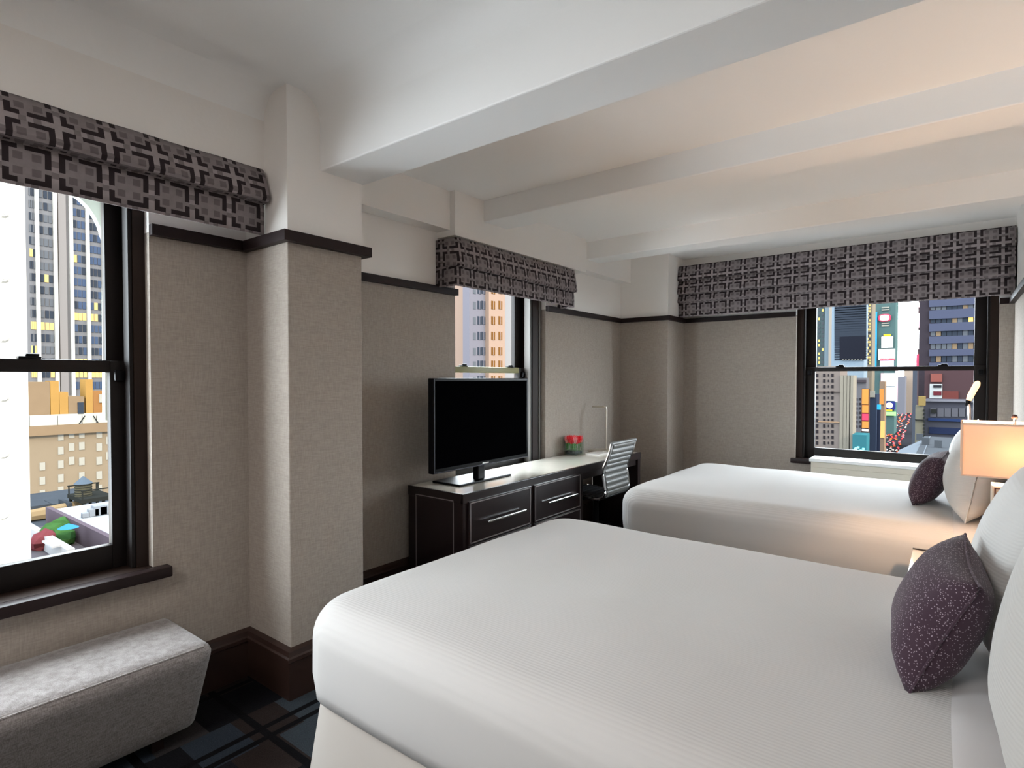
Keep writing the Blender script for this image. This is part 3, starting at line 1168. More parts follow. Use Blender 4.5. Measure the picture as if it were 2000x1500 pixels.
obj('backrest', ribbed(pts, 8, .010, .005), LEATH, e, smooth=True)
spts, _ = resample(prof[7:], 49)
obj('seat', ribbed(spts, 6, .009, .006), LEATHD, e, smooth=True)
for y in (cy0, cy1):
    bm = NB()
    p2_, _ = resample(prof, 40)
    tube(bm, [(x + .0, y, z) for x, z in p2_], .0125, 8)
    obj('side_frame', bm, CHROME, e, smooth=True)
bm = NB()
tube(bm, [(-2.085, cy0 - .005, .885), (-2.085, cy1 + .005, .885)], .016, 10)
obj('top_roll', bm, LEATH, e, smooth=True)
bm = NB()
tube(bm, [(-2.34, 4.16, .09), (-2.34, 4.16, .41)], .024, 12)
tube(bm, [(-2.34, cy0, .425), (-2.34, cy1, .425)], .012, 8)
obj('gas_column', bm, BLACKP, e, smooth=True)
for k in range(5):
    t = k * 2 * math.pi / 5 + .35
    d = Vector((math.cos(t), math.sin(t), 0))
    c = Vector((-2.34, 4.16, 0))
    bm = NB()
    tube(bm, [c + Vector((0, 0, .105)), c + d * .14 + Vector((0, 0, .095)), c + d * .27 + Vector((0, 0, .075))], [.02, .016, .012], 8)
    lg = obj('leg', bm, CHROME, e, smooth=True)
    bm = NB()
    q = c + d * .27
    s = Vector((-d.y, d.x, 0))
    tube(bm, [q - s * .02 + Vector((0, 0, .028)), q + s * .02 + Vector((0, 0, .028))], .028, 12)
    tube(bm, [q + Vector((0, 0, .03)), q + Vector((0, 0, .075))], .008, 6)
    obj('caster', bm, BLACKP, lg, smooth=True)
# ------------------------------------------------------------------ flower vase
vx0, vx1, vy0, vy1 = -2.795, -2.665, 4.375, 4.515
e = empty('flower_vase', ((vx0 + vx1) / 2, (vy0 + vy1) / 2, DZ), 'square glass vase packed with red flowers over green leaves', 'vase')
bm = NB()
g = .004
for lo, hi in (((vx0, vy0), (vx1, vy0 + g)), ((vx0, vy1 - g), (vx1, vy1)), ((vx0, vy0 + g), (vx0 + g, vy1 - g)), ((vx1 - g, vy0 + g), (vx1, vy1 - g))):
    box(bm, (lo[0], lo[1], DZ), (hi[0], hi[1], DZ + .145))
box(bm, (vx0 + g, vy0 + g, DZ), (vx1 - g, vy1 - g, DZ + .004))
obj('glass_cube', bm, VGLASS, e)
obj('pebbles', B((vx0 + .008, vy0 + .008, DZ + .005), (vx1 - .008, vy1 - .008, DZ + .038), .01, 2), PEBB, e, smooth=True)
petal = None
nx, ny = 5, 5
for i in range(nx):
    for j in range(ny):
        x = vx0 + .020 + (vx1 - vx0 - .040) * i / (nx - 1) + random.uniform(-.004, .004)
        y = vy0 + .020 + (vy1 - vy0 - .040) * j / (ny - 1) + random.uniform(-.004, .004)
        z = DZ + .105 + random.uniform(-.006, .012)
        bm = NB()
        for k in range(5):
            t = k * 2 * math.pi / 5 + i
            d = Vector((math.cos(t), math.sin(t), 0))
            s = Vector((-d.y, d.x, 0))
            c = Vector((x, y, z))
            p = [c, c + d * .017 + s * .013 + Vector((0, 0, .025)), c + d * .018 + Vector((0, 0, .065)), c + d * .017 - s * .013 + Vector((0, 0, .025))]
            vv = [bm.verts.new(q) for q in p]
            f = bm.faces.new(vv)
            f.material_index = 0
        tube(bm, [(x, y, z - .005), (x, y, z + .02), (x, y, z + .045)], [.007, .017, .010], 7, 0)
        fl = obj('flower', bm, REDF if (i + j) % 4 else PINKF, e)
        bm = NB()
        tube(bm, [(x, y, DZ + .035), (x, y, z)], .002, 5)
        obj('stalk', bm, GREENF, fl)
for k in range(22):
    t = random.uniform(0, 2 * math.pi)
    x = random.uniform(vx0 + .02, vx1 - .02); y = random.uniform(vy0 + .02, vy1 - .02)
    if k % 2: x = random.choice((vx0 + .014, vx1 - .014))
    else: y = random.choice((vy0 + .014, vy1 - .014))
    z = DZ + random.uniform(.04, .085)
    d = Vector((math.cos(t), math.sin(t), 0)) * .007
    bm = NB()
    pp = [Vector((x, y, z)) - d * 1.2, Vector((x, y, z + .018)) + Vector((d.y, -d.x, 0)) * .4, Vector((x, y, z + .045)) + d, Vector((x, y, z + .018)) - d]
    vv = [bm.verts.new(q) for q in pp] + [bm.verts.new(Vector((x, y, z + .02)) + Vector((d.y, -d.x, .002)) * 1.1)]
    for a in range(4): bm.faces.new((vv[a], vv[(a + 1) % 4], vv[4]))
    obj('leaf', bm, GREENF, e)

# ------------------------------------------------------------------ desk lamp, notepad
e = empty('desk_lamp', (-2.64, 4.80, DZ), 'slim brushed metal desk lamp at the desk end', 'lamp')
obj('base', B((-2.74, 4.72, DZ), (-2.58, 4.88, DZ + .014), .005), NICKEL, e)
bm = NB()
tube(bm, [(-2.615, 4.85, DZ + .012), (-2.615, 4.85, 1.10), (-2.620, 4.85, 1.117), (-2.634, 4.85, 1.122)], .009, 10)
obj('stem', bm, NICKEL, e, smooth=True)
obj('arm', B((-2.765, 4.835, 1.114), (-2.63, 4.865, 1.128), .004), NICKEL, e)
obj('notepad', B((-2.64, 4.50, DZ), (-2.50, 4.70, DZ + .012), .002), PAD, None, 'white notepad lying on the desk between vase and lamp', 'notepad')

# ------------------------------------------------------------------ nightstand with lamp
e = empty('nightstand', (.12, 3.1, 0), 'nightstand with cream top between the beds', 'nightstand')
obj('cabinet', B((-.125, 2.79, .05), (XR - .004, 3.43, .52), .004), DARKW, e)
obj('nightstand_top', B((-.145, 2.775, .52), (XR - .002, 3.445, .55), .003), STONE, e)
obj('plinth', B((-.09, 2.82, 0), (XR - .03, 3.40, .05)), DARKW, e)
for z0, z1 in ((.06, .28), (.29, .51)):
    d = obj('drawer', B((-.14, 2.80, z0), (-.125, 3.42, z1), .002), DARKW, e)
    bm = NB()
    box(bm, (-.163, 2.98, (z0 + z1) / 2 - .006), (-.152, 3.24, (z0 + z1) / 2 + .006), .002)
    for yy in (3.02, 3.20): tube(bm, [(-.14, yy, (z0 + z1) / 2), (-.156, yy, (z0 + z1) / 2)], .005, 8)
    obj('handle', bm, CHROME, d)
obj('back_rim', B((-.145, 3.432, .55), (XR - .002, 3.445, .556)), DARKW, e)
bm = soft_box((-.09, 3.27, .55), (-.035, 3.40, .572), .010, .01)
obj('handset', bm, BLACKP, None, 'small black handset on the nightstand', 'handset', smooth='all')

lx, ly = .205, 3.125
e = empty('bedside_lamp', (lx, ly, .55), 'lit bedside lamp with boxy linen shade on the nightstand', 'lamp')
obj('base', B((lx - .13, ly - .06, .55), (lx + .13, ly + .06, .57), .004), CHROME, e)
bd = obj('lamp_body', B((lx - .07, ly - .045, .57), (lx + .07, ly + .045, .955), .004), CERAM, e)
bm = NB()
# fret lines standing on the near face and left face
yy = ly - .045
lines = []
for r_ in range(5):
    z = .59 + r_ * .075
    for c in range(2):
        x = lx - .062 + c * .066
        lines += [((x, z), (x + .005, z + .055)), ((x, z + .050), (x + .028, z + .055)), ((x + .023, z + .022), (x + .028, z + .055)),
                  ((x + .023, z + .022), (x + .052, z + .027)), ((x + .047, z), (x + .052, z + .027)), ((x + .040, z + .04), (x + .045, z + .07))]
for (a, b) in lines:
    box(bm, (a[0], yy - .003, a[1]), (b[0], yy + .001, min(b[1], .95)))
obj('fretwork', bm, BROWNL, bd)
bm = NB()
tube(bm, [(lx, ly, .955), (lx, ly, 1.235)], .006, 8)
obj('rod', bm, CHROME, e)
x0, x1, y0, y1, z0, z1 = lx - .170, lx + .165, ly - .125, ly + .125, .995, 1.212
bm = NB()
c4 = [(x0, y0), (x1, y0), (x1, y1), (x0, y1)]
v0 = [bm.verts.new((x, y, z0)) for x, y in c4]
v1 = [bm.verts.new((x, y, z1)) for x, y in c4]
for i in range(4): bm.faces.new((v0[i], v0[(i + 1) % 4], v1[(i + 1) % 4], v1[i]))
sh = obj('lamp_shade', bm, SHADE, e)
md = sh.modifiers.new('thickness', 'SOLIDIFY'); md.thickness = .002
bm = NB()
for z in (z0, z1 - .006):
    for (a, b) in zip(c4, c4[1:] + c4[:1]):
        box(bm, (min(a[0], b[0]) - .0025, min(a[1], b[1]) - .0025, z), (max(a[0], b[0]) + .0025, max(a[1], b[1]) + .0025, z + .006))
for a in c4:
    box(bm, (a[0] - .003, a[1] - .003, z0), (a[0] + .003, a[1] + .003, z1))
obj('edge_tape', bm, TAPE, sh)
bm = NB()
tube(bm, [(x0, ly, z1 - .008), (x1, ly, z1 - .008)], .003, 6)
obj('spider', bm, CHROME, sh)
bm = NB()
bmesh.ops.create_uvsphere(bm, u_segments=12, v_segments=8, radius=.011, matrix=Matrix.Translation((lx, ly, 1.238)))
obj('finial', bm, BROWNL, e, smooth='all')
bm = NB()
bmesh.ops.create_uvsphere(bm, u_segments=16, v_segments=10, radius=.030, matrix=Matrix.Translation((lx, ly - .04, 1.105)))
obj('bulb', bm, BULB, e, smooth='all')
e = empty('reading_light', (XR, 3.56, 1.0), 'small lit reading light on a bent stem behind the bedside lamp', 'lamp')
obj('wall_plate', B((XR - .016, 3.53, .98), (XR, 3.59, 1.06), .004), CHROME, e)
bm = NB()
tube(bm, [(XR - .01, 3.56, 1.02), (.20, 3.56, 1.03), (.10, 3.56, 1.06), (.068, 3.56, 1.14), (.066, 3.56, 1.25), (.062, 3.56, 1.275)], .008, 8)
obj('stem', bm, CHROME, e, smooth=True)
bm = NB()
tube(bm, [(.058, 3.56, 1.262), (.064, 3.56, 1.29)], [.007, .012], 10)
hd_ = obj('head', bm, BLACKP, e, smooth=True)
bm = NB()
tube(bm, [(.064, 3.56, 1.289), (.070, 3.56, 1.31), (.094, 3.56, 1.368), (.098, 3.56, 1.380), (.099, 3.56, 1.385)], [.010, .013, .014, .010, .003], 12)
obj('lens', bm, GLOWH, hd_, smooth=True)

# ------------------------------------------------------------------ air unit under the far window
e = empty('air_conditioner', (-.42, 5.8, 0), 'cream air conditioning unit under the far window', 'air conditioner')
obj('cabinet', B((-1.0, 5.69, .02), (.26, 5.935, .648), .006), ACW, e)
obj('top_panel', B((-1.012, 5.672, .648), (.27, 5.905, .676), .005), ACTOP, e)
obj('front_panel', B((-.985, 5.682, .10), (.245, 5.69, .60), .002), ACW, e)
obj('step_ledge', B((-.33, 5.56, .50), (.20, 5.685, .525), .004), ACTOP, e)

# ------------------------------------------------------------------ the city outside
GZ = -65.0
CITY = 0.175      # low albedo: the view is dimmed through its colours to suit the interior
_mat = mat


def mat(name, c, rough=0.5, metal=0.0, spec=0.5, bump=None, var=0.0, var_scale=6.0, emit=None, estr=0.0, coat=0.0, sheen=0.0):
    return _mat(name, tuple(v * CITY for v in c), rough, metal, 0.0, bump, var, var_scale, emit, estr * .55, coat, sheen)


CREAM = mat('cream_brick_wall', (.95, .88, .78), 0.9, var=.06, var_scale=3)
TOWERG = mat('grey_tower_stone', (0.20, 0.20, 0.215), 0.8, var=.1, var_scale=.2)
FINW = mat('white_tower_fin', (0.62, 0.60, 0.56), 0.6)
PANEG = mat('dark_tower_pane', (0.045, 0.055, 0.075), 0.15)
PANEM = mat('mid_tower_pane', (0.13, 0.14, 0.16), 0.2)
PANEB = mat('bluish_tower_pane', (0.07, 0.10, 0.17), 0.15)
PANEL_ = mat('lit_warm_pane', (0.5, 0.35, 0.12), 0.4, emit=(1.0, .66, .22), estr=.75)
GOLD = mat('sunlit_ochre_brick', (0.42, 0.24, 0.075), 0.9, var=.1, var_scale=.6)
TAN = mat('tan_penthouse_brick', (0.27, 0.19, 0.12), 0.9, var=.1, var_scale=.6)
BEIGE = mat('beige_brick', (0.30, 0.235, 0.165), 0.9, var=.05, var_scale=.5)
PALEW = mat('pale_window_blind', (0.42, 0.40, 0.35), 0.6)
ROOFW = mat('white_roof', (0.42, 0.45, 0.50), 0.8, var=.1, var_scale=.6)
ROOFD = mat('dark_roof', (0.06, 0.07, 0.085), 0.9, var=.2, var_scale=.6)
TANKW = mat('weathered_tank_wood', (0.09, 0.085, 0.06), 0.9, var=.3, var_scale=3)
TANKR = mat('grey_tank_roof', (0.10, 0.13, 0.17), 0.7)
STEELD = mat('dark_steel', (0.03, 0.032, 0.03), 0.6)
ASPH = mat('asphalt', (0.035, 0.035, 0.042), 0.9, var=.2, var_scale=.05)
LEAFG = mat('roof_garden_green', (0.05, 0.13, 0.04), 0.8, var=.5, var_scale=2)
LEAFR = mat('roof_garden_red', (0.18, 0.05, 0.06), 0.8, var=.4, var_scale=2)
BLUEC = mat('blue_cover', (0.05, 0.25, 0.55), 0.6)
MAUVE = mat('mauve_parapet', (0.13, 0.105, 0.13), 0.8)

obj('ground', B((-400, -60, GZ - 1), (500, 2600, GZ)), ASPH, None, 'dark avenue asphalt far below', 'street', kind='structure')


BOXES = []


def building(name, label, cat, lo, hi, m, part='facade', group=None):
    lo, hi = Vector(map(min, lo, hi)), Vector(map(max, lo, hi))
    BOXES.append((lo, hi))
    e = empty(name, ((lo.x + hi.x) / 2, (lo.y + hi.y) / 2, GZ), label, cat, group)
    obj(part, B(lo, hi), m, e)
    return e


_pm = {}


def pane_mesh(axis, w, h, d, m):
    k = (axis, round(w, 3), round(h, 3), m.name)
    if k not in _pm:
        bm = NB()
        if axis == 'x': box(bm, (-d / 2, -w / 2, 0), (d / 2, w / 2, h))
        else: box(bm, (-w / 2, -d / 2, 0), (w / 2, d / 2, h))
        me = bpy.data.meshes.new('window')
        bm.to_mesh(me); bm.free()
        me.materials.append(m)
        _pm[k] = me
    return _pm[k]


def panes(parent, axis, plane, us, zs, w, h, pick, d=.3):
    for i, u in enumerate(us):
        for j, z in enumerate(zs):
            m = pick(i, j)
            if m is None: continue
            og = (plane, u, z) if axis == 'x' else (u, plane, z)
            inst('window', pane_mesh(axis, w, h, d, m), og, parent)


def lin(a, b, n):
    return [a + (b - a) * (i + .5) / n for i in range(n)]


# --- view from the near window (looking along -X)
D = -22.0
p = onx(54, 700, D)
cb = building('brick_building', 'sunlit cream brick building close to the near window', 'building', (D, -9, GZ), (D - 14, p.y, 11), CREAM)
med = NB()
tube(med, [(0, 0, 0), (.10, 0, 0)], [.16, .10], 10)
tube(med, [(.08, 0, 0), (.14, 0, 0)], .05, 8)
for yy in (300, 416, 543, 659, 775, 886, 1005, 1120):
    q = onx(6, yy, D)
    b2 = med.copy()
    bmesh.ops.translate(b2, verts=b2.verts, vec=q)
    obj('medallion', b2, CREAM, cb)
med.free()

D = -225.0
a, b = onx(45, 700, D), onx(235, 700, D)
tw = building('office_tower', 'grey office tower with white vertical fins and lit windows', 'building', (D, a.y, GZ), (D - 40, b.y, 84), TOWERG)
fx = [74, 109, 140, 172, 202]
fy = [onx(x, 600, D).y for x in fx]
for y in fy:
    obj('fin', B((D, y - .45, GZ), (D + 1.0, y + .45, 83.8)), FINW, tw)
wide = onx(122, 600, D)
obj('pier', B((D, wide.y - .9, GZ), (D + .7, wide.y + 1.1, 83.8)), mat('warm_grey_pier', (.26, .24, .235), .8), tw)
z0_, z1_ = onx(130, 760, D).z, onx(130, 350, D).z
nfl = 18
zl = [z0_ + (z1_ - z0_) * j / nfl for j in range(nfl)]
fh = (z1_ - z0_) / nfl
rng = random.Random(3)
edges_ = [onx(55, 600, D).y] + fy
litrow = {(2, 6), (3, 6), (4, 6), (0, 5), (1, 5), (3, 2), (0, 1), (1, 1), (2, 1), (4, 1), (3, 1), (2, 3), (0, 3), (1, 9), (0, 11)}
for bi in range(5):
    ya, yb = edges_[bi] + .5, edges_[bi + 1] - .5
    n = 3
    if bi == 2:
        ya = max(ya, fy[1] + .5)
    for j, z in enumerate(zl):
        for k in range(n):
            y = ya + (yb - ya) * (k + .5) / n
            w = (yb - ya) / n * .8
            if abs(y - (wide.y + .1)) < 1.1 + w / 2: continue
            r = rng.random()
            m = PANEL_ if ((bi, j) in litrow and r < .9) or r < .03 else (PANEB if bi >= 2 and r < .6 else (PANEM if r < .62 else PANEG))
            inst('window', pane_mesh('x', w, fh * .62, .3, m), (D + .1, y, z), tw)

# ochre penthouses in front of the tower
D = -120.0
def bx_x(px0, px1, py0, py1, D0, dep):
    a, b = onx(px0, py0, D0), onx(px1, py1, D0)
    return (D0, a.y, min(a.z, b.z)), (D0 - dep, b.y, max(a.z, b.z))
lo, hi = bx_x(48, 240, 812, 1010, D, 30)
lo = (lo[0], lo[1], GZ)
og = building('beige_building', 'beige brick building with pale blinds behind the water tank', 'building', lo, hi, BEIGE)
lo, hi = bx_x(48, 240, 834, 841, D + .8, 1.5)
obj('cornice', B(lo, hi), TAN, og)
lo, hi = bx_x(48, 240, 812, 834, D + .1, .3)
obj('parapet_band', B(lo, hi), mat('whitewashed_parapet', (.60, .56, .50), .8), og)
for px_ in (57, 112, 160, 188):
    a, b = onx(px_, 812, D + .5), onx(px_ + 1.0, 834, D + .5)
    obj('rail_post', B((D + .45, a.y, b.z), (D + .55, b.y, a.z)), STEELD, og)
for (xa, ya, xb, yb) in ((152, 832, 166, 812), (196, 832, 182, 812)):
    bm = NB()
    tube(bm, [onx(xa, ya, D + .6), onx(xb, yb, D + .6)], .09, 6)
    obj('brace', bm, STEELD, og)
for lb, px0, px1, py0, mm, dd in (('tan_block', 53, 98, 746, TAN, 6), ('chimney', 98, 116, 744, GOLD, 3), ('penthouse', 116, 134, 766, GOLD, 5), ('penthouse', 133, 165, 775, TAN, 8),
                                  ('chimney', 167, 182, 741, GOLD, 3), ('penthouse', 182, 216, 764, mat('rust_brick', (.33, .16, .06), .9), 6)):
    lo, hi = bx_x(px0, px1, py0, 812, D, dd)
    obj(lb, B(lo, hi), mm, og)
lo, hi = bx_x(194, 206, 770, 786, D + .2, .4)
obj('window', B(lo, hi), PALEW, og)
lo, hi = bx_x(152, 164, 786, 808, D + .2, .4)
obj('window', B(lo, hi), PANEG, og)
for (x_, ys_) in ((119, (853, 880, 907, 934, 958)), (83, (911, 939, 965)), (140, (848, 873, 900)), (160, (848, 871, 901, 930)), (194, (848, 873, 900, 928, 955)), (213, (860, 890))):
    for y_ in ys_:
        lo, hi = bx_x(x_ - 5.5, x_ + 5.5, y_ - 7, y_ + 7, D + .12, .3)
        obj('window', B(lo, hi), PALEW, og)

# roof with the water tank
D = -62.0
rz = onx(180, 1004, D).z
a, b = onx(50, 1004, D), onx(260, 1004, D)
rf = building('roof_block', 'grey roofed building carrying the water tank', 'building', (D - 16, a.y - 2, GZ), (D + 4.5, b.y, rz), ROOFD)
for (px0, px1, py0, d0) in ((58, 100, 990, -2), (104, 132, 985, -6), (134, 142, 983, 0)):
    a, b = onx(px0, py0, D + d0), onx(px1, 1004, D + d0)
    obj('roof_hut', B((D + d0, a.y, rz), (D + d0 - 3, b.y, a.z)), ROOFD, rf)
bm = NB()
q = onx(122, 1004, D)
tube(bm, [(D - 1, q.y - 2.0, rz + .5), (D - 1, q.y + 1.9, rz + .6)], [.5, .7], 8)
obj('vent_duct', bm, mat('tan_duct', (.30, .22, .13), .7), rf, smooth=True)
c = onx(163, 966, D)
tk = empty('water_tank', (D, c.y, rz), 'wooden rooftop water tank with cone roof on a steel stand', 'water tank')
rt_ = (onx(181, 966, D).y - onx(147, 966, D).y) / 2
z_b, z_t, z_p = onx(163, 968, D).z, onx(163, 944, D).z, onx(163, 930, D).z
bm = NB()
tube(bm, [(D, c.y, z_b), (D, c.y, z_t)], [rt_ * 1.0, rt_ * .95], 20)
t_ = obj('tank', bm, TANKW, tk, smooth=True)
for k in range(5):
    bm = NB()
    zz = z_b + (z_t - z_b) * (k + .4) / 5
    tube(bm, [(D, c.y, zz), (D, c.y, zz + .06)], rt_ * 1.015, 20)
    obj('hoop', bm, STEELD, t_, smooth=True)
bm = NB()
tube(bm, [(D, c.y, z_t), (D, c.y, z_p)], [rt_ * 1.1, .04], 20)
obj('cone_roof', bm, TANKR, tk)
yb0, yb1 = onx(145, 972, D).y, onx(208, 972, D).y
bm = NB()
box(bm, (D - 2, yb0, z_b - .35), (D + 2, yb1, z_b))
obj('platform', bm, STEELD, tk)
bm = NB()
zr = onx(180, 963, D).z
for y in (yb0 + .1, yb1 - .1, (yb0 + yb1) / 2 + 1):
    for x in (D - 1.9, D + 1.9):
        tube(bm, [(x, y, z_b), (x, y, zr + .6)], .06, 5)
for x in (D - 1.9, D + 1.9): tube(bm, [(x, yb0, zr + .6), (x, yb1, zr + .6)], .06, 5)
obj('railing', bm, STEELD, tk)
for x in (D - 1.8, D + 1.8):
    for y in (yb0 + .2, c.y + 1.0, yb1 - .2):
        bm = NB()
        tube(bm, [(x, y, rz), (x, y, z_b - .3)], .13, 6)
        obj('stand_leg', bm, STEELD, tk)
bm = NB()
for x in (D + 1.8,):
    tube(bm, [(x, yb0 + .2, rz + .3), (x, c.y + 1.0, z_b - .4)], .07, 5)
    tube(bm, [(x, c.y + 1.0, rz + .3), (x, yb0 + .2, z_b - .4)], .07, 5)
obj('cross_brace', bm, STEELD, tk)

# nearer white roof and the roof garden
D = -44.0
rz2 = onx(170, 1030, D).z
a, b = onx(122, 1012, D - 4), onx(250, 1012, D - 4)
wr = building('white_roof_building', 'building with a flat white roof near the garden terrace', 'building', (D - 8, a.y + .3, GZ), (D + 5, b.y, rz2), ROOFW)
obj('parapet', B((D - 8, a.y, rz2 - 1.6), (D + 5, a.y + .3, rz2 + .25)), MAUVE, wr)
for px_, py_, s in ((185, 1012, .6), (198, 1018, .8), (207, 1035, .7), (168, 1008, .4)):
    q = onx(px_, py_, D - 3)
    obj('roof_unit', B((D - 3 - s, q.y - s / 2, rz2), (D - 3, q.y + s / 2, rz2 + s * .9), .05), mat('roof_unit_grey%d' % px_, (.30, .33, .38), .7), wr)
gz2 = onx(110, 1075, D).z
a, b = onx(58, 1060, D), onx(160, 1060, D)
gt = building('terrace_building', 'building with a planted roof garden terrace', 'building', (D - 8, a.y - 1, GZ), (D + 4, b.y, gz2), mat('lilac_terrace_wall', (.13, .12, .14), .8), 'block')
obj('parapet', B((D + 3.6, a.y - 1, gz2), (D + 4, b.y, gz2 + .7)), mat('white_parapet', (.5, .5, .52), .8), gt)
obj('parapet', B((D - 8, a.y + .8, gz2), (D + 4, a.y + 1.2, gz2 + .9)), MATS['white_parapet'], gt)


def shrub(parent, c, r, m, seed):
    from mathutils import noise
    bm = NB()
    bmesh.ops.create_icosphere(bm, subdivisions=2, radius=r)
    for v in bm.verts:
        v.co *= 1 + .45 * noise.noise(v.co * 2.2 / r + Vector((seed, 0, 0)))
        v.co += Vector(c) + Vector((0, 0, r * .7))
    obj('shrub', bm, m, parent)


for k, (px_, py_, r, m) in enumerate(((88, 1030, .75, LEAFR), (105, 1048, .8, LEAFG), (118, 1040, .8, LEAFG), (120, 1062, .7, LEAFG), (136, 1040, .5, LEAFG), (146, 1058, .5, LEAFG), (128, 1052, .45, LEAFG), (98, 1036, .5, LEAFG), (140, 1068, .4, LEAFG), (110, 1070, .45, LEAFR), (112, 1030, .6, LEAFR), (150, 1066, .5, LEAFG))):
    q = onx(px_, py_, D - 1 - k % 3)
    shrub(gt, (D - 1 - k % 3, q.y, gz2), r, m, k)
q = onx(134, 1062, D + 1)
obj('parasol', tube(NB(), [(D + 1, q.y, gz2 + 1.5), (D + 1, q.y, gz2 + 1.75)], [.55, .05], 10), BLUEC, gt)
obj('pergola', B((D + 1, onx(82, 1060, D + 1).y, gz2 + .9), (D + 3, onx(100, 1060, D + 1).y, gz2 + 1.0)), MATS['white_parapet'], gt)

# --- view from the television window
D = -60.0
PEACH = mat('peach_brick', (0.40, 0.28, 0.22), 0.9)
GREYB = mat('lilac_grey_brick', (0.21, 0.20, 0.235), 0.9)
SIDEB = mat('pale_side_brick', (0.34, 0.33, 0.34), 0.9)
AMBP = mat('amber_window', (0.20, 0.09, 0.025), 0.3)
a, b_, c_ = onx(924, 640, D), onx(955, 640, D), onx(986, 640, D)
d_ = onx(1006, 640, D)
zt2, zb2 = onx(940, 540, D).z + 8, GZ
pb = empty('apartment_tower', (D, c_.y, GZ), 'peach and grey apartment tower seen through the television window', 'building')
obj('grey_wing', B((D - 2.2, a.y, zb2), (D - .8, b_.y, zt2)), GREYB, pb)
obj('peach_wing', B((D - 12, b_.y, zb2), (D, c_.y, zt2)), PEACH, pb)
obj('pale_wing', B((D - 12, c_.y, zb2), (D - 1.2, onx(1030, 640, D).y, zt2)), SIDEB, pb)
for py_ in (566, 596, 626, 656, 686, 712, 742, 770, 800, 830):
    for px_, mm, dd in ((963, AMBP, 0), (977, AMBP, 0), (936, PANEG, -.8), (944, PANEG, -.8), (927.5, PANEM, -.8)):
        q0, q1 = onx(px_ - 3.6, py_ + 7.5, D + dd), onx(px_ + 3.6, py_ - 7.5, D + dd)
        if px_ < 930: q1 = onx(px_ + 1.6, py_ - 6, D + dd)
        w_ = obj('window', B((D + dd - .1, q0.y, q0.z), (D + dd + .06, q1.y, q1.z)), mm, pb)
        if px_ > 930:
            ym = (q0.y + q1.y) / 2
            obj('mullion', B((D + dd + .06, ym - .06, q0.z), (D + dd + .12, ym + .06, q1.z)), PEACH if mm is AMBP else GREYB, w_)

# --- view from the far window (looking along +Y)
rng = random.Random(11)


def far_b(name, label, px0, px1, py_top, D, m, dep=25, cat='building', zbot=GZ, part='facade'):
    a, b = ony(px0, py_top, D), ony(px1, py_top, D)
    return building(name, label, cat, (a.x, D, zbot), (b.x, D + dep, a.z), m, part), a, b


def rect_y(px0, px1, py0, py1, D, off, dep=1.0):
    a, b = ony(px0, py0, D), ony(px1, py1, D)
    return (a.x, D - off, b.z), (b.x, D - off + dep, a.z)


def far_panes(e, D, xs, ys, w, h, pick, off=.2):
    for i, x in enumerate(xs):
        for j, y in enumerate(ys):
            m = pick(i, j)
            if m is None: continue
            q0, q1 = ony(x - w / 2, y + h / 2, D), ony(x + w / 2, y - h / 2, D)
            inst('window', pane_mesh('y', round(q1.x - q0.x, 1), round(q1.z - q0.z, 1), .4, m), ((q0.x + q1.x) / 2, D - off + .1, q0.z), e)


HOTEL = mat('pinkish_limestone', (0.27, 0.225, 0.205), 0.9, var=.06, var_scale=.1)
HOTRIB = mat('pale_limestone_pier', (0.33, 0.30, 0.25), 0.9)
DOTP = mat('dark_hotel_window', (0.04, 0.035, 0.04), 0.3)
e, a, b = far_b('limestone_building', 'pinkish limestone block with rows of small dark windows at the left of the avenue', 1570, 1641, 716, 330, HOTEL)
far_panes(e, 330, (1596, 1610, 1626), [733 + 11 * k for k in range(13)], 4.6, 6.0, lambda i, j: DOTP)
far_panes(e, 330, (1618,), [733 + 11 * k for k in range(13)], 2.2, 4.5, lambda i, j: DOTP)
obj('string_course', B(*rect_y(1570, 1641, 764, 766, 330, 1.0)), mat('dark_course', (.15, .12, .11), .9), e)  # upper course in a darker tone than the wall
obj('string_course', B(*rect_y(1598, 1641, 822, 826, 330, .6)), mat('peach_course', (.40, .27, .18), .9), e)
for k, px_ in enumerate((1643.5, 1650, 1656.5, 1662)):
    lo, hi = rect_y(px_ - 2.2, px_ + 2.2, 733, 960, 330, .6, 12)
    obj('pier', B(lo, hi), HOTRIB, e)
lo, hi = rect_y(1641, 1664, 735, 960, 330, -1, 12)
obj('corner_bay', B(lo, hi), HOTEL, e)

e, a, b = far_b('slate_building', 'grey building with dark windows beside the limestone block', 1655, 1692, 738, 430, mat('grey_masonry', (.16, .155, .17), .9), 15)
far_panes(e, 430, (1667, 1673, 1680), [780 + 8.8 * k for k in range(7)], 3.2, 4.6, lambda i, j: DOTP)
obj('cornice', B(*rect_y(1664, 1692, 742, 747, 430, 1.5, 2)), mat('dark_cornice', (.07, .06, .07), .8), e)

e, a, b = far_b('green_tower', 'greenish glass tower with columns of warm lit windows', 1540, 1614, 200, 620, mat('green_glass', (.11, .155, .16), .3))
far_panes(e, 620, (1592, 1600, 1607), [606 + 8.5 * k for k in range(13)], 3.4, 5, lambda i, j: PANEL_ if rng.random() < .38 else PANEM)
e, a, b = far_b('blue_slab', 'slim pale blue tower with a cream edge', 1614, 1629, 350, 590, mat('pale_blue_glass', (.26, .33, .38), .35))
obj('cream_edge', B(*rect_y(1620, 1629, 560, 960, 590, 1.0, 2)), mat('cream_edge', (.52, .45, .38), .8), e)
e, a, b = far_b('banded_tower', 'blue grey tower with thin bands and a dark screen', 1629, 1693, 250, 540, mat('blue_grey_cladding', (.30, .38, .46), .5))
for k in range(24):
    lo, hi = rect_y(1630, 1692, 592 + 4.7 * k, 594.2 + 4.7 * k, 540, .5)
    obj('band', B(lo, hi), PANEG, e)
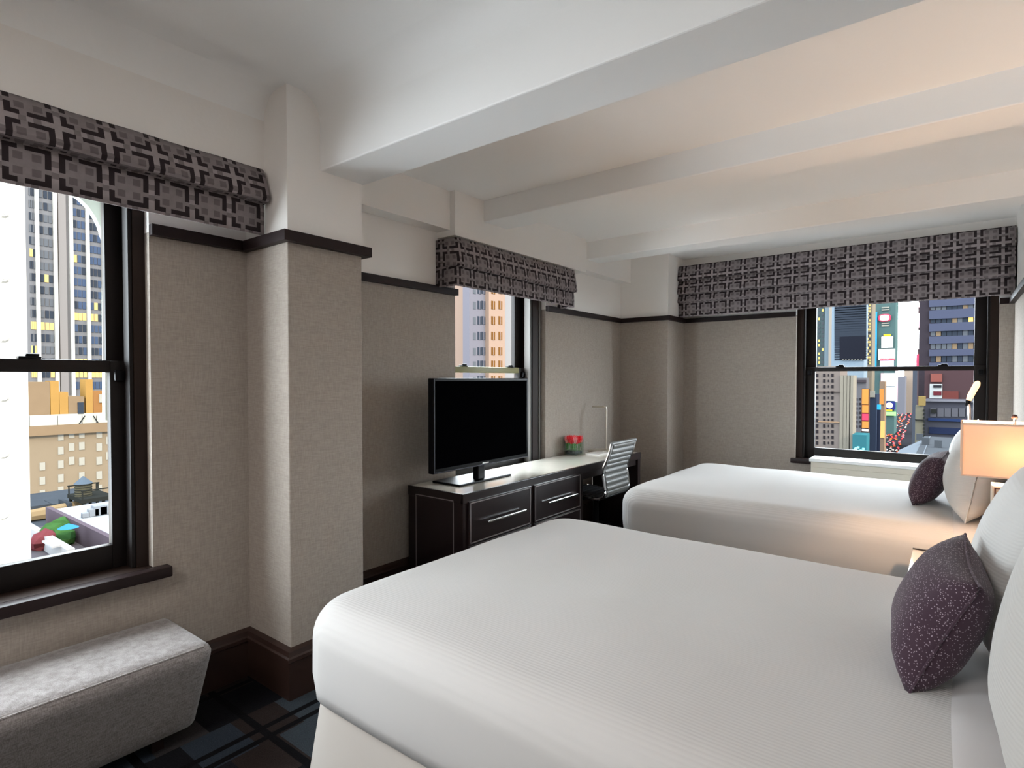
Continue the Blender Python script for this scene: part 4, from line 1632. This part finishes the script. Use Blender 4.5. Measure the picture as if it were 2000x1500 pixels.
obj('dark_screen', B(*rect_y(1641, 1691, 658, 701, 540, 1.5, 1.6)), mat('off_screen', (.022, .024, .035), .3), e)
for k in range(7):
    obj('roof_light', B(*rect_y(1645 + 6 * k, 1648 + 6 * k, 702, 704, 540, 1.2, 1)), PALEW, e)
e, a, b = far_b('slim_lit_tower', 'slim tan tower dotted with warm lights', 1692, 1707, 400, 600, mat('tan_tower', (.27, .23, .18), .8))
far_panes(e, 600, (1695, 1699), [596 + 6 * k for k in range(20)], 2.6, 3.2, lambda i, j: PANEL_ if rng.random() < .55 else PANEG)


def sign_mat(name, c, s):
    return mat(name, c, .5, emit=c, estr=s)


SW = sign_mat('white_sign', (1, .97, 1), 1.5)
SP = sign_mat('pink_sign', (1.0, .55, .65), 1.0)
SR = sign_mat('red_sign', (.75, .06, .12), .5)
SN = sign_mat('navy_sign', (.03, .04, .20), .35)
SG = sign_mat('green_sign', (.30, .85, .22), .9)
SO = sign_mat('gold_sign', (.75, .45, .04), .5)
SC = sign_mat('cyan_sign', (.25, .9, .95), 1.1)
SB = sign_mat('blue_sign', (.03, .30, .62), .5)
SBL = sign_mat('pale_blue_sign', (.60, .78, 1.0), .95)
SOR = sign_mat('orange_sign', (.70, .27, .07), .35)
D = 800
e, a, b = far_b('sign_tower', 'narrow tower stacked with bright advertising signs at the avenue head', 1706, 1750, 560, D, mat('teal_tower_glass', (.10, .17, .17), .4), 40)
bm = NB()
q = ony(1728, 621, D)
sx_ = ony(1740.5, 621, D).x - q.x
for r_, o_, mi in ((1.0, 2.0, 0), (.74, 3.0, 1)):
    rim = []
    n = 28
    v0 = [bm.verts.new((q.x + sx_ * r_ * math.copysign(abs(math.cos(t)) ** .7, math.cos(t)), D - o_, q.z + sx_ * .70 * r_ * math.copysign(abs(math.sin(t)) ** .7, math.sin(t)))) for t in [k * 2 * math.pi / n for k in range(n)]]
    v1 = [bm.verts.new(v.co + Vector((0, 1.5, 0))) for v in v0]
    f = bm.faces.new(v0); f.material_index = mi
    for k in range(n):
        f = bm.faces.new((v0[k], v0[(k + 1) % n], v1[(k + 1) % n], v1[k])); f.material_index = mi
obj('oval_sign', bm, [SR, SW], e)
for px0, px1, py0, py1, m, nm in ((1722, 1744, 658, 679, SW, 'screen'), (1726, 1740, 653, 657, SO, 'lit_strip'), (1716, 1748, 682, 702, SW, 'screen'), (1719, 1748, 700, 704, SR, 'lit_strip'), (1719, 1746, 705, 718, SBL, 'screen'),
                                  (1726, 1749, 729, 754, SW, 'screen'), (1726, 1749, 755, 783, SBL, 'screen'), (1749, 1753, 720, 785, SP, 'lit_strip'), (1721, 1726, 729, 785, SP, 'lit_strip'), (1726, 1749, 784, 800, SN, 'screen'), (1729, 1743, 799, 803, SO, 'lit_strip'),
                                  (1728, 1750, 804, 812, SG, 'screen'), (1709, 1712, 610, 720, SB, 'lit_strip')):
    obj(nm, B(*rect_y(px0, px1, py0, py1, D, 2.2, 1.5)), m, e)
for k in range(9):
    obj('louvre', B(*rect_y(1722, 1737, 600 + 4.4 * k, 601.6 + 4.4 * k, D, 1.2, 1)), PALEW, e) if k not in (2, 3, 4, 5) else None
q = ony(1737.5, 791.5, D)
bm = NB()
tube(bm, [(q.x, D - 3.2, q.z), (q.x, D - 2.4, q.z)], 3.4, 16)
obj('round_logo', bm, SW, e)

e, a, b = far_b('far_peach_building', 'hazy peach building far down the avenue', 1766, 1786, 722, 1300, mat('hazy_peach', (.42, .33, .27), .9), 40)
e, a, b = far_b('hazy_spire_building', 'pale narrow building beside the white sky', 1752, 1768, 735, 1250, mat('hazy_grey', (.20, .20, .235), .9), 40)
e, a, b = far_b('slate_blue_building', 'slate blue building lining the right of the avenue', 1783, 1806, 722, 620, mat('slate_blue', (.10, .115, .15), .8), 60)
e, a, b = far_b('edge_sign_building', 'slim building edged with pink signs against the white sky', 1794, 1806, 570, 480, mat('dusky_brick', (.12, .08, .085), .8), 40)
for px0, px1, py0, py1, m in ((1791, 1800, 592, 600, SP), (1791.5, 1799, 612, 640, SP), (1791, 1796, 645, 682, SW), (1790, 1795, 692, 716, SR)):
    obj('sign', B(*rect_y(px0, px1, py0, py1, 480, 1.5, 1.2)), m, e)

D = 215
e, a, b = far_b('dark_tower', 'dark tower with violet floor bands at the right of the avenue', 1804, 2060, 60, D, mat('dark_maroon_cladding', (.055, .045, .055), .5), 30)
VIO = mat('violet_band', (.085, .095, .15), .5)
for k in range(6):
    y0_ = 578 + 25.3 * k
    lo, hi = rect_y(1815, 1950, y0_ + 4, y0_ + 14, D, .8)
    obj('floor_band', B(lo, hi), VIO, e)
    for i in range(9):
        x_ = 1818 + i * 10.5
        m = rng.choice((PANEG, PANEG, PANEM, TAN, PANEL_ if k in (1, 5) else PANEM))
        obj('window', B(*rect_y(x_, x_ + 9, y0_ + 15, y0_ + 27.5, D, .3, .6)), m, e)
D = 190
e, a, b = far_b('maroon_building', 'maroon brick building with a red and white sign', 1806, 1960, 722, D, mat('maroon_brick', (.085, .05, .055), .9), 20)
obj('sign', B(*rect_y(1818, 1840, 730, 746, D, .6)), mat('faded_red_sign', (.26, .09, .075), .7), e)
obj('sign', B(*rect_y(1816, 1840, 750, 778, D, .5)), mat('white_sign_board', (.50, .52, .52), .6), e)
obj('sign_stripe', B(*rect_y(1823, 1839, 752, 757, D, .8)), mat('black_stripe', (.03, .03, .035), .6), e)
obj('sign_stripe', B(*rect_y(1823, 1839, 764, 772, D, .8)), mat('dark_red_stripe', (.14, .03, .04), .6), e)
obj('brick_panel', B(*rect_y(1841, 1872, 764, 780, D, .5)), mat('red_brick_panel', (.16, .05, .045), .9), e)
D = 150
e, a, b = far_b('theatre_building', 'low dark theatre block with blue upper panels', 1804, 1960, 783, D, mat('dark_theatre_stone', (.085, .085, .105), .8), 18)
obj('parapet', B(*rect_y(1806, 1915, 781, 786, D, .8, 1)), mat('pale_parapet', (.20, .20, .23), .8), e)
for k in range(6):
    obj('panel', B(*rect_y(1817 + 14 * k, 1829 + 14 * k, 797, 814, D, .35)), mat('theatre_panel_%d' % k, (.12, .12, .14), .7), e)
obj('blue_fascia', B(*rect_y(1813, 1890, 816, 824, D, .6)), mat('blue_fascia', (.03, .05, .13), .6), e)
obj('recess', B(*rect_y(1815, 1890, 834, 850, D, .3)), mat('blue_recess', (.025, .035, .08), .6), e)
obj('medallion', B(*rect_y(1819, 1829, 799, 807, D, .7)), STEELD, e)
e, a, b = far_b('pilaster_building', 'olive stone corner pier with a gold clock box on top', 1788, 1803, 792, 146, mat('olive_stone', (.20, .185, .14), .9), 3)
obj('clock_box', B(*rect_y(1794, 1807, 774, 792, 146, .5, 3)), mat('gold_box', (.28, .20, .08), .6), e)
obj('ledge', B(*rect_y(1787, 1804, 819, 821, 146, .5, 1)), STEELD, e)
for k in range(8):
    obj('quoin', B(*rect_y(1803, 1807, 800 + 7 * k, 804 + 7 * k, 146, .4, 1)), STEELD, e)
D = 105
q0, q1 = ony(1746, 888, D), ony(1746, 853, D + 32)
e = empty('grey_roof', (q0.x, D, GZ), 'flat grey roof with a pale sloping edge below the avenue', 'building')
zr = ony(1790, 886, D).z
far_z = zr
xa, xb = ony(1727, 886, D).x, ony(1900, 886, D).x
# flat roof seen from above
D2 = 105 * (886 - HOR) / (851 - HOR)
obj('roof_block', B((xa + 4, D - 10, GZ), (xb + 20, D2, zr)), mat('grey_roof_felt', (.085, .095, .11), .9, var=.1, var_scale=.3), e)
bm = NB()
prism(bm, [(xa, zr - 3.0), (xa + 5, zr - 3.0), (xa + 5, zr + .1)], 'y', D - 10, D2)
obj('sloping_edge', bm, mat('pale_slope', (.20, .225, .26), .8), e)
for k, (px_, py_) in enumerate(((1808, 868), (1832, 872), (1796, 860))):
    dd = 105 * (886 - HOR) / (py_ - HOR)
    q = ony(px_, py_, dd)
    obj('roof_vent', B((q.x - .5, dd, zr), (q.x + .5, dd + 1, zr + 1.2)), MATS['grey_roof_felt'], e)

# signs and small structures on the left side of the avenue
e, a, b = far_b('orange_sign_tower', 'tall orange vertical sign on the left of the avenue', 1683, 1697, 759, 400, mat('sign_frame', (.10, .06, .05), .7), 6, 'sign', part='frame')
for k, (y0_, y1_, m) in enumerate(((760, 790, SOR), (791, 806, SOR), (808, 821, SR), (823, 836, SOR), (838, 842, SW))):
    obj('sign_panel', B(*rect_y(1684, 1696, y0_, y1_, 400, .8)), m, e)
e, a, b = far_b('navy_building', 'narrow navy building behind the orange sign', 1696, 1712, 770, 450, mat('navy_cladding', (.045, .06, .10), .6), 20)
obj('pale_panel', B(*rect_y(1698, 1709, 764, 776, 450, 1)), PALEW, e)
e = empty('pillar_sign', (0, 0, 0), 'dark pillar sign with a bright blue cap beside the avenue', 'sign')
q0, q1 = ony(1716, 842, 430), ony(1716, 800, 430)
e.location = (q0.x, 430, q0.z); W[e.name] = Vector(e.location)
rr = ony(1720, 800, 430).x - q0.x
obj('pillar', tube(NB(), [(q0.x, 430, GZ), (q0.x, 430, q1.z)], rr, 14), mat('dark_pillar', (.02, .025, .045), .5), e, smooth=True)
obj('blue_cap', tube(NB(), [(q0.x, 430, q1.z), (q0.x, 430, q1.z + 3.2)], rr * 1.15, 14), SB, e, smooth=True)
e, a, b = far_b('tan_shop_building', 'tan shop building with glowing shopfront beside the avenue', 1718, 1727, 745, 520, mat('tan_shop', (.35, .24, .17), .8), 20)
obj('shopfront', B(*rect_y(1719, 1728, 822, 855, 520, 1)), sign_mat('amber_shopfront', (.85, .45, .15), .6), e)
obj('awning', B(*rect_y(1718, 1726, 760, 790, 520, 1)), SOR, e)
e = empty('cyan_neon', (0, 0, 0), 'cyan neon canopy at the foot of the limestone block', 'sign')
q = ony(1672, 872, 325)
e.location = q; W[e.name] = Vector(q)
bm = NB()
tube(bm, [ony(1667, 884, 322), ony(1683, 857, 340)], .7, 8)
obj('neon_tube', bm, SC, e)
bm = NB()
q0, q1 = ony(1664, 888, 326), ony(1692, 850, 326)
box(bm, (q0.x, 327, q0.z - 6), (q1.x, 340, q1.z))
obj('canopy', bm, mat('teal_canopy', (.05, .20, .24), .5), e)
for k in range(5):
    q = ony(1666 + 5 * k, 880 - 3 * (k % 3), 321)
    obj('lamp_spot', B((q.x - .45, 321, q.z - .45), (q.x + .45, 321.6, q.z + .45)), SC, e)

# traffic on the avenue
CARM = [mat('car_paint_%d' % k, c, .35) for k, c in enumerate(((.30, .30, .32), (.05, .05, .06), (.35, .22, .02), (.16, .03, .03)))]
TAIL = sign_mat('tail_lights', (1.0, .10, .12), 1.3)
HEADL = sign_mat('pale_lights', (1.0, .85, .8), 1.1)
cmesh = []
for k, m in enumerate(CARM):
    bm = NB()
    box(bm, (-1.0, -2.3, .3), (1.0, 2.3, .95), .12, 1, 0)
    box(bm, (-.88, -1.4, .95), (.88, 1.1, 1.55), .12, 1, 0)
    for s in (-1, 1):
        box(bm, (s * .55 - .35, -2.42, .55), (s * .55 + .35, -2.28, .95), 0, 1, 1)
        for y in (-1.4, 1.4):
            box(bm, (s * .92 - .1, y - .33, 0), (s * .92 + .1, y + .33, .62), 0, 1, 2)
    box(bm, (-.5, -1.45, 1.1), (.5, -1.38, 1.45), 0, 1, 1)
    me = bpy.data.meshes.new('car')
    bm.to_mesh(me); bm.free()
    for mm in (m, TAIL if k != 1 else HEADL, STEELD): me.materials.append(mm)
    cmesh.append((me, ('grey car with red tail lights in the avenue traffic', 'black car with pale lights in the avenue traffic', 'yellow cab with red tail lights in the avenue traffic', 'dark red car with red tail lights in the avenue traffic')[k], ('grey cars', 'black cars', 'yellow cabs', 'dark red cars')[k] + ' on the avenue'))
n = 0
slots = []
for r_ in range(60):
    D = 462 * (1.020 ** r_)
    py_ = HOR + (GZ * -1 + ZC) / (D * .80) * FPX
    if py_ < 786: break
    xl, xr = ony(1748 - (py_ - 786) * .55, py_, D).x, ony(1790 - (py_ - 786) * .32, py_, D).x
    lanes = 6
    for l_ in range(lanes):
        x_, y_ = xl + (xr - xl) * (l_ + .5 + rng.uniform(-.3, .3)) / lanes, D + rng.uniform(-2, 2)
        if any(lo.x - 1.6 < x_ < hi.x + 1.6 and lo.y - 3 < y_ < hi.y + 3 for lo, hi in BOXES): continue
        slots.append((x_, y_, l_))
for x_, y_, l_ in slots:
    if l_ < 2 or rng.random() < .22: continue
    me_, lb_, gr_ = rng.choice(cmesh)
    o = bpy.data.objects.new('car', me_)
    col.objects.link(o)
    o.location = (x_, y_, GZ)
    tag(o, lb_, 'car', gr_)
# the crowd on the square: specks nobody could count
CROWD = [mat('crowd_coat_%d' % k, c, .8) for k, c in enumerate(((.9, .9, .95), (.04, .04, .06), (.7, .25, .30), (.15, .25, .6), (.8, .6, .2), (.2, .5, .35)))]
bm = NB()
for x_, y_, l_ in slots:
    if l_ >= 2: continue
    for k in range(5):
        cx_, cy_ = x_ + rng.uniform(-3.5, 3.5), y_ + rng.uniform(-4, 4)
        if any(lo.x - 1 < cx_ < hi.x + 1 and lo.y - 1 < cy_ < hi.y + 1 for lo, hi in BOXES): continue
        mi = rng.randrange(6)
        box(bm, (cx_ - .45, cy_ - .3, GZ), (cx_ + .45, cy_ + .3, GZ + 1.4), 0, 1, mi)
        box(bm, (cx_ - .16, cy_ - .16, GZ + 1.4), (cx_ + .16, cy_ + .16, GZ + 1.75), 0, 1, mi)
obj('crowd', bm, CROWD, None, 'crowd of people on the avenue sidewalk far below', 'crowd', kind='stuff')
